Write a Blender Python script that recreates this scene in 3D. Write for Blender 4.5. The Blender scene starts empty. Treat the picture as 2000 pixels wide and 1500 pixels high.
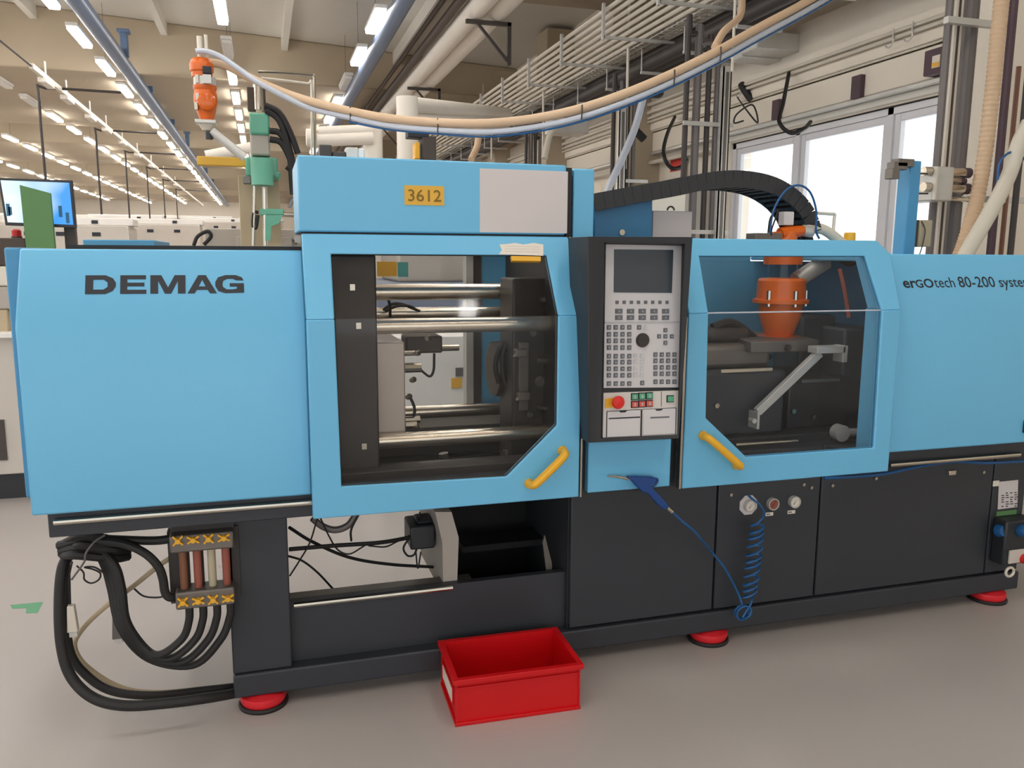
import bpy, bmesh, math, random
from mathutils import Vector, Matrix
random.seed(7)
scene = bpy.context.scene
COL = scene.collection
PI = math.pi

# ------------------------------------------------------------------ camera
FPX, YAW, PITCH, ROLL, EYE = 1600.0, .2925, .1555, -.0054, Vector((0, 0, 1.5))
_cy, _sy, _cp, _sp = math.cos(YAW), math.sin(YAW), math.cos(PITCH), math.sin(PITCH)
FWD = Vector((_sy * _cp, _cy * _cp, -_sp))
_r = Vector((_cy, -_sy, 0))
_d = -_r.cross(FWD)
RIGHT = _r * math.cos(ROLL) + _d * math.sin(ROLL)
DOWN = -_r * math.sin(ROLL) + _d * math.cos(ROLL)
cam = bpy.data.cameras.new('camera')
cam.sensor_fit = 'HORIZONTAL'
cam.sensor_width = 36.0
cam.lens = FPX / 2000 * 36
cam.clip_end = 300
camo = bpy.data.objects.new('camera', cam)
COL.objects.link(camo)
camo.matrix_world = Matrix(((RIGHT.x, -DOWN.x, -FWD.x, EYE.x), (RIGHT.y, -DOWN.y, -FWD.y, EYE.y),
                            (RIGHT.z, -DOWN.z, -FWD.z, EYE.z), (0, 0, 0, 1)))
scene.camera = camo

# ------------------------------------------------------------------ sky, exposure
SKY, LAMP, EXPO = 1.5, 22.0, .38
w = bpy.data.worlds.new('world')
scene.world = w
w.use_nodes = True
w.node_tree.nodes['Background'].inputs[0].default_value = (.95, .975, 1.0, 1)
w.node_tree.nodes['Background'].inputs[1].default_value = SKY
scene.view_settings.view_transform = 'Standard'
scene.view_settings.look = 'None'
scene.view_settings.exposure = EXPO
scene.view_settings.gamma = 1
scene.view_settings.use_curve_mapping = False
try:
    scene.cycles.use_denoising = True
    scene.cycles.max_bounces = 8
    scene.cycles.transparent_max_bounces = 12
    scene.cycles.caustics_reflective = False
    scene.cycles.caustics_refractive = False
    scene.cycles.sample_clamp_indirect = 6
except Exception:
    pass


# ------------------------------------------------------------------ helpers
def P(px, py, X=None, Y=None, Z=None, k=0.0, z0=0.0):
    """Where the sight line of a photo point meets the plane X=, Y= (leaning by k above height z0) or Z=."""
    r = RIGHT * (px - 1000) + DOWN * (py - 750) + FWD * FPX
    if X is not None:
        t = X / r.x
    elif Y is not None:
        t = (Y + k * (EYE.z - z0)) / (r.y - k * r.z)
    else:
        t = (Z - EYE.z) / r.z
    return EYE + r * t


def lin(c):
    return tuple(((v / 255 / 12.92) if v / 255 <= .04045 else ((v / 255 + .055) / 1.055) ** 2.4) for v in c)


_mats = {}


def mat(name, rgb, rough=.5, metal=0., var=.06, scale=6., bump=0., spec=.5, emit=0., coat=0.):
    m = bpy.data.materials.new(name)
    m.use_nodes = True
    nt = m.node_tree
    b = nt.nodes['Principled BSDF']
    c = lin(rgb)
    b.inputs['Roughness'].default_value = rough
    b.inputs['Metallic'].default_value = metal
    b.inputs['Specular IOR Level'].default_value = spec
    b.inputs['Coat Weight'].default_value = coat
    tc = nt.nodes.new('ShaderNodeTexCoord')
    nz = nt.nodes.new('ShaderNodeTexNoise')
    nz.inputs['Scale'].default_value = scale
    nz.inputs['Detail'].default_value = 5
    nt.links.new(tc.outputs['Object'], nz.inputs['Vector'])
    mx = nt.nodes.new('ShaderNodeMix')
    mx.data_type = 'RGBA'
    mx.inputs[6].default_value = tuple(v * (1 - var) for v in c) + (1,)
    mx.inputs[7].default_value = tuple(min(1, v * (1 + var)) for v in c) + (1,)
    nt.links.new(nz.outputs['Fac'], mx.inputs[0])
    nt.links.new(mx.outputs[2], b.inputs['Base Color'])
    if emit:
        b.inputs['Emission Color'].default_value = c + (1,)
        b.inputs['Emission Strength'].default_value = emit
    if bump:
        bp = nt.nodes.new('ShaderNodeBump')
        bp.inputs['Strength'].default_value = bump
        bp.inputs['Distance'].default_value = .002
        nz2 = nt.nodes.new('ShaderNodeTexNoise')
        nz2.inputs['Scale'].default_value = scale * 20
        nt.links.new(tc.outputs['Object'], nz2.inputs['Vector'])
        nt.links.new(nz2.outputs['Fac'], bp.inputs['Height'])
        nt.links.new(bp.outputs['Normal'], b.inputs['Normal'])
    _mats[name] = m
    return m


def glass_mat(name, tint, rough=.03, haze=0.0, hz=(150, 150, 150)):
    """Thin clear sheet: tinted see-through plus Fresnel mirror, with a little scratched haze."""
    m = bpy.data.materials.new(name)
    m.use_nodes = True
    nt = m.node_tree
    nt.nodes.clear()
    out = nt.nodes.new('ShaderNodeOutputMaterial')
    tr = nt.nodes.new('ShaderNodeBsdfTransparent')
    tr.inputs[0].default_value = tuple(tint) + (1,)
    gl = nt.nodes.new('ShaderNodeBsdfGlossy')
    gl.inputs['Roughness'].default_value = rough
    fr = nt.nodes.new('ShaderNodeFresnel')
    fr.inputs[0].default_value = 1.38
    mx = nt.nodes.new('ShaderNodeMixShader')
    ge = nt.nodes.new('ShaderNodeNewGeometry')      # only the outer face mirrors
    iv = nt.nodes.new('ShaderNodeMath')
    iv.operation = 'SUBTRACT'
    iv.inputs[0].default_value = 1
    nt.links.new(ge.outputs['Backfacing'], iv.inputs[1])
    ml = nt.nodes.new('ShaderNodeMath')
    ml.operation = 'MULTIPLY'
    nt.links.new(fr.outputs[0], ml.inputs[0])
    nt.links.new(iv.outputs[0], ml.inputs[1])
    nt.links.new(ml.outputs[0], mx.inputs[0])
    nt.links.new(tr.outputs[0], mx.inputs[1])
    nt.links.new(gl.outputs[0], mx.inputs[2])
    df = nt.nodes.new('ShaderNodeBsdfDiffuse')
    df.inputs[0].default_value = lin(hz) + (1,)
    nz = nt.nodes.new('ShaderNodeTexNoise')
    nz.inputs['Scale'].default_value = 9
    tc = nt.nodes.new('ShaderNodeTexCoord')
    nt.links.new(tc.outputs['Object'], nz.inputs['Vector'])
    mp = nt.nodes.new('ShaderNodeMath')
    mp.operation = 'MULTIPLY'
    mp.inputs[1].default_value = haze * 2
    nt.links.new(nz.outputs['Fac'], mp.inputs[0])
    m2 = nt.nodes.new('ShaderNodeMixShader')
    nt.links.new(mp.outputs[0], m2.inputs[0])
    nt.links.new(mx.outputs[0], m2.inputs[1])
    nt.links.new(df.outputs[0], m2.inputs[2])
    nt.links.new(m2.outputs[0], out.inputs[0])
    _mats[name] = m
    return m


WL = {}   # world position of each object's origin


def empty(name, loc):
    o = bpy.data.objects.new(name, None)
    o.empty_display_size = .1
    o.location = loc
    COL.objects.link(o)
    WL[o.name] = Vector(loc)
    return o


def tag(o, label=None, cat=None, group=None, kind=None):
    for k, v in (('label', label), ('category', cat), ('group', group), ('kind', kind)):
        if v:
            o[k] = v
    return o


def thing(name, label, cat, loc, group=None):
    return tag(empty(name, loc), label, cat, group)


def V(*a):
    return Vector(a)


class MB:
    def __init__(s):
        s.bm = bmesh.new()

    def poly(s, pts):
        return s.bm.faces.new([s.bm.verts.new(p) for p in pts])

    def hexa(s, p):
        v = [s.bm.verts.new(q) for q in p]
        for f in ((0, 1, 2, 3), (7, 6, 5, 4), (0, 4, 5, 1), (1, 5, 6, 2), (2, 6, 7, 3), (3, 7, 4, 0)):
            s.bm.faces.new([v[i] for i in f])
        return s

    def box(s, x0, x1, y0, y1, z0, z1):
        return s.hexa([(x0, y0, z0), (x1, y0, z0), (x1, y0, z1), (x0, y0, z1),
                       (x0, y1, z0), (x1, y1, z0), (x1, y1, z1), (x0, y1, z1)])

    def prism(s, pts, d):
        d = Vector(d)
        a = [s.bm.verts.new(p) for p in pts]
        b = [s.bm.verts.new(Vector(p) + d) for p in pts]
        n = len(a)
        s.bm.faces.new(a)
        s.bm.faces.new(b[::-1])
        for i in range(n):
            s.bm.faces.new([a[i], b[i], b[(i + 1) % n], a[(i + 1) % n]])
        return s

    def loft(s, rings, caps=True):
        R = [[s.bm.verts.new(p) for p in r] for r in rings]
        n = len(R[0])
        for a, b in zip(R, R[1:]):
            for i in range(n):
                s.bm.faces.new([a[i], a[(i + 1) % n], b[(i + 1) % n], b[i]])
        if caps:
            s.bm.faces.new(R[0][::-1])
            s.bm.faces.new(R[-1])
        return s

    def cyl(s, p0, p1, r0, r1=None, n=14):
        return s.tube([p0, p1], [r0, r0 if r1 is None else r1], n)

    def tube(s, pts, r, n=8):
        pts = [Vector(p) for p in pts]
        rs = r if isinstance(r, (list, tuple)) else [r] * len(pts)
        t0 = (pts[1] - pts[0]).normalized()
        u = t0.cross(V(0, 0, 1) if abs(t0.z) < .9 else V(1, 0, 0)).normalized()
        rings = []
        for i, p in enumerate(pts):
            t = (pts[min(i + 1, len(pts) - 1)] - pts[max(i - 1, 0)])
            if t.length < 1e-9:
                t = t0
            t = t.normalized()
            u = (u - t * u.dot(t)).normalized()
            v = t.cross(u)
            rings.append([p + (u * math.cos(2 * PI * j / n) + v * math.sin(2 * PI * j / n)) * rs[i] for j in range(n)])
        return s.loft(rings)

    def lathe(s, prof, o, n=24, axis=(0, 0, 1)):
        """prof: (radius, height along the axis)"""
        o = Vector(o)
        a = Vector(axis).normalized()
        u = a.cross(V(0, 1, 0) if abs(a.y) < .9 else V(1, 0, 0)).normalized()
        v = a.cross(u)
        return s.loft([[o + a * h + (u * math.cos(2 * PI * j / n) + v * math.sin(2 * PI * j / n)) * max(r, 1e-4)
                        for j in range(n)] for r, h in prof])

    def build(s, name, m, parent=None, bevel=0., segs=2, angle=35, label=None, origin=None):
        bm = s.bm
        bmesh.ops.recalc_face_normals(bm, faces=bm.faces)
        xs = [v.co.x for v in bm.verts]
        ys = [v.co.y for v in bm.verts]
        zs = [v.co.z for v in bm.verts]
        o0 = Vector(origin) if origin is not None else V((min(xs) + max(xs)) / 2, (min(ys) + max(ys)) / 2, min(zs))
        bmesh.ops.translate(bm, verts=bm.verts, vec=-o0)
        me = bpy.data.meshes.new(name)
        bm.to_mesh(me)
        bm.free()
        for p in me.polygons:
            p.use_smooth = True
        me.set_sharp_from_angle(angle=math.radians(angle))
        me.materials.append(_mats[m])
        o = bpy.data.objects.new(name, me)
        COL.objects.link(o)
        put(o, o0, parent)
        if bevel:
            b = o.modifiers.new('bevel', 'BEVEL')
            b.width = bevel
            b.segments = segs
            b.limit_method = 'ANGLE'
            b.angle_limit = math.radians(40)
            b.harden_normals = False
        if label:
            o['label'] = label
        return o


def put(o, loc, parent=None):
    o.location = loc
    WL[o.name] = Vector(loc)
    if parent is not None:
        o.parent = parent
        o.matrix_parent_inverse = Matrix.Translation(-WL[parent.name])


def dup(o, loc, parent=None):
    """one more object with the same mesh"""
    c = o.copy()
    COL.objects.link(c)
    put(c, loc, parent if parent is not None else o.parent)
    return c


def dup_tree(root, loc, label=None, group=None):
    c = root.copy()
    COL.objects.link(c)
    c.location = loc
    WL[c.name] = Vector(loc)
    if label:
        c['label'] = label
    if group:
        c['group'] = group
    for ch in list(root.children):
        k = ch.copy()
        COL.objects.link(k)
        k.parent = c
        k.matrix_parent_inverse = ch.matrix_parent_inverse.copy()
        for g in list(ch.children):
            q = g.copy()
            COL.objects.link(q)
            q.parent = k
            q.matrix_parent_inverse = g.matrix_parent_inverse.copy()
    return c


def struct(mb, name, m, parent=None, **k):
    o = mb.build(name, m, parent, **k)
    if parent is None:
        o['kind'] = 'structure'
    return o


def curve(pts, sub=6):
    """Catmull-Rom through the points"""
    p = [Vector(q) for q in pts]
    p = [p[0] * 2 - p[1]] + p + [p[-1] * 2 - p[-2]]
    out = []
    for i in range(1, len(p) - 2):
        a, b, c, d = p[i - 1:i + 3]
        for j in range(sub):
            t = j / sub
            out.append(.5 * (2 * b + (c - a) * t + (2 * a - 5 * b + 4 * c - d) * t * t + (3 * b - a - 3 * c + d) * t ** 3))
    out.append(p[-2])
    return out


def pth(pts, sub=6):
    """smooth path through photo points, each (x, y, depth Y)"""
    return curve([P(x, y, Y=d) for x, y, d in pts], sub)


def text_mesh(name, s, m, o, right, up, h, parent=None, width=1., bold=0., depth=.001):
    cu = bpy.data.curves.new('text', 'FONT')
    cu.body = s
    cu.size = 1
    cu.offset = bold
    cu.resolution_u = 3
    t = bpy.data.objects.new('text', cu)
    COL.objects.link(t)
    bpy.context.view_layer.update()
    me = bpy.data.meshes.new_from_object(t.evaluated_get(bpy.context.evaluated_depsgraph_get()))
    bpy.data.objects.remove(t)
    bpy.data.curves.remove(cu)
    right, up = Vector(right), Vector(up)
    nrm = right.cross(up).normalized()
    mb = MB()
    mb.bm.from_mesh(me)
    bpy.data.meshes.remove(me)
    for v in mb.bm.verts:
        x, y = v.co.x, v.co.y
        v.co = Vector(o) + right * (x * h * width) + up * (y * h) + nrm * depth
    return mb.build(name, m, parent)


# ------------------------------------------------------------------ materials
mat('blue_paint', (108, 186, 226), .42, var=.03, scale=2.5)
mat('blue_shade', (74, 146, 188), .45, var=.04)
mat('blue_deep', (48, 110, 150), .5)
mat('dark_paint', (50, 53, 59), .45, var=.08, scale=4)
mat('black_plastic', (42, 44, 48), .45, var=.06)
mat('black_rubber', (30, 28, 28), .6, var=.15, scale=14)
mat('shade_black', (14, 14, 15), .7)  # near-black colour standing in for the shade inside the chute
mat('steel', (190, 184, 172), .25, metal=1., var=.12, scale=10)
mat('brushed', (212, 202, 186), .27, metal=.92, var=.18, scale=12, bump=.1)
mat('dull_steel', (122, 116, 110), .45, metal=.7, var=.2, scale=9)
mat('cast_dark', (58, 54, 52), .45, metal=.2, var=.2, scale=8)
mat('mould_grey', (182, 172, 164), .4, metal=.4, var=.12, scale=6)
mat('panel_grey', (212, 209, 210), .5, var=.03)
mat('flap_grey', (216, 210, 204), .5, var=.03)
mat('key_dark', (104, 106, 112), .5)
mat('key_light', (200, 198, 200), .5)
mat('key_print', (182, 182, 184), .5)
mat('screen_off', (62, 70, 78), .25, var=.03)
mat('yellow', (234, 176, 44), .4, var=.05)
mat('yellow_plate', (226, 176, 62), .5)
mat('plate_ink', (128, 100, 30), .6)
mat('ink', (30, 34, 44), .5)
mat('white_sheet', (212, 205, 204), .6, var=.02)
mat('paper', (232, 224, 210), .8, var=.04)
mat('red_plastic', (206, 6, 16), .42, var=.05)
mat('red_foot', (222, 38, 48), .4)
mat('red', (214, 40, 34), .4)
mat('green_key', (90, 170, 130), .5)
mat('red_key', (214, 96, 84), .5)
mat('orange', (222, 104, 30), .35, var=.08)
mat('orange_clear', (214, 98, 20), .2, var=.1)
mat('air_blue', (22, 66, 132), .35)
mat('hose_blue', (28, 90, 146), .35)
mat('cream_hose', (214, 184, 152), .6, var=.06)
mat('pale_hose', (214, 206, 190), .55, var=.05)
mat('clear_hose', (196, 202, 214), .3, var=.05)
mat('floor_grey', (180, 173, 169), .38, var=.045, scale=1.2, spec=.35)
mat('concrete', (190, 175, 152), .85, var=.05, scale=2)
mat('roof_white', (222, 218, 208), .85, var=.03)
mat('wall_cream', (238, 228, 212), .8, var=.04, scale=3)
mat('frame_white', (226, 226, 230), .5, var=.02)
mat('galv', (206, 204, 198), .4, metal=.35, var=.15, scale=8)
mat('pipe_light', (222, 214, 200), .5, metal=.2, var=.06)
mat('pipe_dark', (66, 60, 58), .5, metal=.2, var=.12)
mat('pipe_grey', (110, 104, 102), .45, metal=.3, var=.12)
mat('duct_white', (236, 228, 216), .55, var=.05)
mat('girder_blue', (98, 120, 152), .32, var=.06)
mat('housing_white', (240, 237, 232), .5)
mat('lamp_glow', (255, 251, 246), .5, emit=LAMP)
mat('bracket', (70, 62, 58), .5)
mat('cabinet_white', (206, 198, 188), .6, var=.04)
mat('machine_grey', (178, 170, 160), .55, var=.05)
mat('machine_dark', (78, 82, 90), .5, var=.1)
mat('machine_bluegrey', (120, 132, 156), .5, var=.05)
mat('teal_green', (104, 176, 150), .45, var=.06)
mat('dull_green', (92, 136, 84), .6, var=.08)
mat('tape_green', (96, 158, 120), .6)
mat('brown_dark', (70, 56, 46), .5)
mat('purple_brown', (84, 64, 72), .6)
mat('tan', (188, 170, 140), .6)
mat('teal_print', (90, 170, 165), .5)
mat('brown_tube', (128, 84, 62), .3)
mat('rose_tube', (150, 84, 70), .25)
mat('glass_tube', (186, 176, 150), .15)
glass_mat('clear_door', (.965, .97, .975), .04, .018)
glass_mat('smoky_door', (.965, .955, .94), .05, .006, (140, 130, 120))
glass_mat('window_glass', (.97, .98, .98), .02, .0)

# ================================================================== the hall
XW = 5.5                                     # inner face of the window wall
struct(MB().box(-32, 6.2, -11, 63.5, -.3, 0), 'floor', 'floor_grey')


def roof_z(x):
    return 5.84 - .053 * x


mb = MB()
mb.hexa([(-32, -11, roof_z(-32)), (6.2, -11, roof_z(6.2)), (6.2, 63.5, roof_z(6.2)), (-32, 63.5, roof_z(-32)),
         (-32, -11, roof_z(-32) + .3), (6.2, -11, roof_z(6.2) + .3), (6.2, 63.5, roof_z(6.2) + .3), (-32, 63.5, roof_z(-32) + .3)])
struct(mb, 'ceiling', 'roof_white')
SLABS = [(-6, -.5), (5.5, 11.4), (18, 25.6), (29.6, 36.2), (41.2, 47.8), (52.8, 59.4)]
BEAMS = [18, 29.6, 41.2, 52.8]
for y, y2 in SLABS:
    mb = MB()
    mb.hexa([(-32, y, 4.93), (XW, y, 4.93), (XW, y2, 4.93), (-32, y2, 4.93),
             (-32, y, roof_z(-32)), (XW, y, roof_z(XW)), (XW, y2, roof_z(XW)), (-32, y2, roof_z(-32))])
    struct(mb, 'beam', 'concrete', bevel=.02, segs=1)
for i in range(-6, 3):
    x = -1.67 + 2.25 * i
    mb = MB().box(x - .06, x + .06, -10, 63, roof_z(x) - .24, roof_z(x) + .02)
    struct(mb, 'beam', 'roof_white')
struct(MB().box(-32, 6.2, 62.5, 62.8, 0, 8), 'wall_far', 'wall_cream')
# window wall with one wide opening in it
WY0, WY1, WZ0, WZ1 = 5.42, 9.1, .9, 2.86
mb = MB()
mb.box(XW, XW + .3, WY1, 63, 0, 6)
mb.box(XW, XW + .3, -11, WY0, 0, 6)
mb.box(XW, XW + .3, WY0, WY1, 0, WZ0)
mb.box(XW, XW + .3, WY0, WY1, WZ1, 6)
struct(mb, 'wall_right', 'wall_cream')
for i, y in enumerate([11.0, 14.5] + BEAMS + [24.5, 35.5]):
    struct(MB().box(4.98, XW + .05, y - .02, y + .57, 0, 5.5), 'column', 'concrete', bevel=.015, segs=1)
struct(MB().box(5.05, XW + .05, 4.75, 5.3, 0, 5.5), 'column', 'wall_cream', bevel=.015, segs=1)
# ledges of the wall above the window
struct(MB().box(XW - .12, XW + .02, -3, 62, 2.97, 3.235), 'trim_1', 'wall_cream', bevel=.01, segs=1)
struct(MB().box(XW - .14, XW + .02, -3, 62, 2.932, 2.96), 'trim_2', 'galv')
struct(MB().box(XW - .05, XW + .02, WY0, WY1 + .1, 2.875, 2.93), 'trim_3', 'roof_white')
struct(MB().box(XW - .16, XW + .02, -3, 62, 3.262, 3.85), 'trim_4', 'wall_cream', bevel=.01, segs=1)
# window: frame, mullions, panes
win = empty('window_1', (XW, (WY0 + WY1) / 2, WZ0))
win['kind'] = 'structure'
YS = [WY0 + .03, 6.45, 7.82, WY1 - .03]
mb = MB()
mb.box(XW + .04, XW + .14, WY0, WY1, WZ1 - .07, WZ1)
mb.box(XW + .04, XW + .14, WY0, WY1, WZ0, WZ0 + .07)
for y in YS:
    mb.box(XW + .04, XW + .14, y - .035, y + .035, WZ0, WZ1)
mb.build('frame', 'frame_white', win)
for a, b in zip(YS, YS[1:]):
    mb = MB()
    for (y0, y1, z0, z1) in ((a + .035, a + .11, WZ0 + .07, WZ1 - .07), (b - .11, b - .035, WZ0 + .07, WZ1 - .07),
                             (a + .11, b - .11, WZ1 - .14, WZ1 - .07), (a + .11, b - .11, WZ0 + .07, WZ0 + .14)):
        mb.box(XW + .06, XW + .12, y0, y1, z0, z1)
    s_ = mb.build('sash', 'frame_white', win, bevel=.006, segs=1)
    MB().box(XW + .085, XW + .093, a + .11, b - .11, WZ0 + .14, WZ1 - .14).build('pane', 'window_glass', s_)
MB().box(XW - .06, XW + .04, WY0, WY1, WZ0 - .03, WZ0).build('sill', 'frame_white', win)
MB().box(XW + .03, XW + .05, WY0, WY1, WZ1 - .012, WZ1 + .012).build('gasket', 'black_rubber', win)

# floor tape
mb = MB()
z = .0012
q = [P(x, y, Z=0) for x, y in ((20, 1182), (84, 1176), (74, 1197), (50, 1198), (52, 1188), (24, 1189))]
mb.prism([(v.x, v.y, .0002) for v in q], (0, 0, .001))
tag(mb.build('floor_tape', 'tape_green'), 'green adhesive tape corner mark stuck on the grey floor', 'tape')

# ------------------------------------------------------------------ LED lamps in rows
lamp0 = None
lamp_n = 0


def lamp(x, y, on=True, label=None, group='ceiling lamps in rows'):
    global lamp0
    lab = label or 'lit white strip lamp in the long rows under the concrete ceiling'
    if on and lamp0 is not None:
        o = dup_tree(lamp0, (x, y, 4.82), lab, group)
        return o
    t = thing('ceiling_lamp', lab, 'lamp', (x, y, 4.82), group)
    MB().box(x - .085, x + .085, y - .62, y + .62, 4.87, 4.928).build('housing', 'housing_white', t, bevel=.008, segs=1)
    MB().box(x - .072, x + .072, y - .6, y + .6, 4.82, 4.87).build('diffuser', 'lamp_glow' if on else 'housing_white', t, bevel=.015, segs=2)
    mb = MB()
    for d in (.0,):
        mb.cyl((x, y + d, 4.93), (x, y + d, max(4.95, roof_z(x))), .003, n=4)
    mb.build('suspension_wire', 'bracket', t)
    if on:
        lamp0 = t
    return t


ROWS = {-2.62: 'row along the blue girder left of the loader', -.43: 'row above the orange material loader', 1.70: 'row beside the blue girder on the window side', -4.86: 'first row left of the white busbar', -7.05: 'second row left of the busbar', -9.25: 'third row left of the busbar', -11.45: 'fourth row left of the busbar', -13.65: 'outermost row far left'}
for x, y0, n in ((-2.62, 14.95, 21), (-.43, 12.8, 22), (1.70, 12.63, 8), (-4.86, 14.7, 21), (-7.05, 14.9, 21), (-9.25, 14.8, 20), (-11.45, 15, 20), (-13.65, 15, 20)):
    for k in range(-9 if x > -5 else -5, n):
        y = y0 + 2.25 * k
        if y < -1.5:
            continue
        if (abs(x + .43) < .01 and k == 1) or (abs(x - 1.7) < .01 and k == 2) or (abs(x + 4.86) < .01 and k in (2, 3)):
            lamp(x, y, False, {-.43: 'dark unlit strip lamp in the row above the orange material loader',
                               1.70: 'unlit strip lamp beside the blue girder on the window side',
                               -4.86: 'unlit pale strip lamp left of the white busbar'}[x],
                 'unlit lamps by the busbar' if x == -4.86 else None)
        else:
            lamp(x, y, True, 'lit white strip lamp in the ' + ROWS[x], 'lit lamps in the ' + ROWS[x])

# ------------------------------------------------------------------ crane girders, busbar, ducts and pipes along the hall
for x, z, lab, hang in ((-2.21, 4.78, 'blue steel crane girder running down the hall left of the orange loader', (15.9, 19.2, 23.6, 28.1, 32.6, 37, 41.5)),
                        (1.89, 4.78, 'blue steel crane girder running beside the brown pipe and the white ducts', (12.4, 16.2, 20.4, 26, 32))):
    t = thing('crane_girder', lab, 'girder', (x, 20, z - .16))
    mb = MB()
    mb.cyl((x, 3, z), (x, 60, z), .122, n=20)
    mb.build('beam_profile', 'girder_blue', t)
    for y in hang:
        MB().box(x + .04, x + .16, y - .07, y + .07, z + .02, z + .42).box(x, x + .2, y - .1, y + .1, z + .40, z + .46).build('hanger', 'girder_blue', t, bevel=.01, segs=1)

tag(MB().cyl((-3.24, 6, 4.29), (-3.24, 14.5, 4.29), .014, n=6).build('feed_cable', 'pipe_dark'), 'thin dark feed cable running into the near end of the white busbar', 'cable')
t = thing('busbar', 'thin white busbar trunking with tap-off boxes running along the hall', 'busbar', (-3.24, 25, 4.2))
MB().box(-3.27, -3.21, 14.5, 52, 4.25, 4.33).build('rail', 'pipe_light', t)
for k, y in enumerate((15.4, 16.9, 19, 20.8, 23, 25.6, 28.6, 32, 36)):
    MB().box(-3.30, -3.18, y - .3, y + .3, 4.17, 4.25).box(-3.25, -3.23, y - .03, y + .03, 4.33, 4.55).build('tap_off_box', 'duct_white', t, bevel=.01, segs=1)

# black conduit drops from busbar to the far machines
for k, y in enumerate((16.4, 21.5, 25.8, 30.3, 35, 40)):
    lab = ['black conduit drop with bent top, nearest of those left of the blue girder', 'second black conduit drop behind the busbar',
           'third black conduit drop left of the blue girder', 'fourth black conduit drop left of the blue girder',
           'fifth black conduit drop, shorter and thinner, far down the hall', 'farthest black conduit drop down the hall'][k]
    x = -3.58
    o = MB().tube(curve([(x + 1.3, y, 4.3), (x + .1, y, 4.3), (x, y, 4.2), (x, y, 2.4)], 3), .024, 6).build('conduit_drop', 'pipe_dark')
    tag(o, lab, 'conduit', 'conduit drops to the far machines')


def run(name, lab, cat, x, z, r, m, y0=2., y1=60., n=12, group=None):
    return tag(MB().cyl((x, y0, z), (x, y1, z), r, n=n).build(name, m), lab, cat, group)


# two big white ducts on wall brackets, dark pipe pair beside them
run('air_duct', 'large round white air duct, nearer the lamps, along the window side', 'duct', 2.70, 4.58, .135, 'duct_white', 2, 22, 20)
run('air_duct', 'large round white air duct nearer the window wall', 'duct', 2.975, 4.57, .13, 'duct_white', 2, 40, 20)
run('ceiling_pipe', 'thick dark brown pipe beside the white air ducts', 'pipe', 2.48, 4.64, .062, 'brown_dark', 3, 60)
run('ceiling_pipe', 'thin dark brown pipe above the thick brown one', 'pipe', 2.36, 4.76, .035, 'brown_dark', 3, 60)
for k, y in enumerate((6.3, 10.6, 15.0, 19.5, 24)):
    mb = MB()
    mb.box(2.56, 3.15, y - .03, y + .03, 4.39, 4.435)
    mb.box(3.1, 3.15, y - .03, y + .03, 3.92, 4.435)
    mb.hexa([(2.7, y - .02, 4.39), (2.74, y - .02, 4.39), (3.12, y - .02, 3.98), (3.12, y - .02, 3.92),
             (2.7, y + .02, 4.39), (2.74, y + .02, 4.39), (3.12, y + .02, 3.98), (3.12, y + .02, 3.92)])
    lab = 'dark steel triangular bracket under the white air ducts'
    tag(mb.build('duct_bracket', 'bracket'), lab, 'bracket', 'brackets under the white ducts')
for (xx, yy, zz, lab) in ((3.5, 11.6, 4.2, ''), (3.5, 16, 4.2, '')):
    pass

# branch ducts coming down to the machines
t = thing('branch_duct', 'cream branch duct dropping behind the blue machine from two level duct arms', 'duct', (1.32, 8.2, 1.6))
c0 = P(795, 190, Y=8.2)
MB().cyl((c0.x, 8.2, 0), (c0.x, 8.2, c0.z), .105, n=18).build('riser', 'duct_white', t)
for (yy, pz) in ((205, 0), (238, 1)):
    a, e = P(800, yy, Y=8.2), P(990, 222 + 16 * pz, Y=11.4)
    MB().tube([(a.x, 8.2, a.z), e], .08, 14).build('arm', 'duct_white', t)
t = thing('branch_duct', 'cream branch duct with capped level arm left of the taller branch duct', 'duct', (.9, 9.0, 1.6))
c0 = P(728, 250, Y=9)
MB().cyl((c0.x, 9, 0), (c0.x, 9, c0.z), .10, n=18).build('riser', 'duct_white', t)
for (yy, x0) in ((256, 622), (272, 600)):
    a, b = P(x0, yy + 2, Y=8.9), P(728, yy - 3, Y=8.9)
    MB().tube([a, b], .055 if yy < 260 else .07, 14).build('arm', 'duct_white', t)
a = P(598, 268, Y=8.9)
MB().cyl(a, a + V(.1, 0, 0), .085, n=14).build('end_cap', 'duct_white', t)

# rack of eight thin light pipes with cross bars
for k in range(8):
    xx = 3.78 + .072 * k
    run('rack_pipe', 'thin pale pipe in the flat pipe rack of eight, hung over the window aisle', 'pipe', xx, 4.22 - .033 * k, .024, 'pipe_light', 3, 40, 7, 'eight pale pipes in the rack')
for k in range(14):
    y = 6.2 + 1.35 * k
    tag(MB().box(3.72, 4.62, y - .02, y + .02, 3.89, 3.92).box(3.70, 3.73, y - .02, y + .02, 3.87, 4.26).build('cross_bar', 'galv'),
        'galvanised cross bar carrying the thin pale pipes', 'bar', 'cross bars under the pipe rack')
# wire cable tray
t = thing('cable_tray', 'galvanised wire mesh cable tray beside the pale pipe rack', 'tray', (4.42, 12, 4.06))
mb = MB()
for xx, zz in ((4.32, 3.95), (4.32, 4.03), (4.32, 4.11), (4.4, 3.94), (4.48, 3.94), (4.54, 3.95), (4.54, 4.03), (4.54, 4.11)):
    mb.cyl((xx, 3, zz), (xx, 32, zz), .006, n=5)
mb.build('long_wire', 'galv', t)
mb = MB()
for k in range(190):
    y = 4 + k * .12
    mb.tube([(4.32, y, 4.11), (4.32, y, 3.94), (4.54, y, 3.94), (4.54, y, 4.11)], .005, 4)
o = mb.build('cross_wire', 'galv', t)
o['kind'] = 'stuff'
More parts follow.
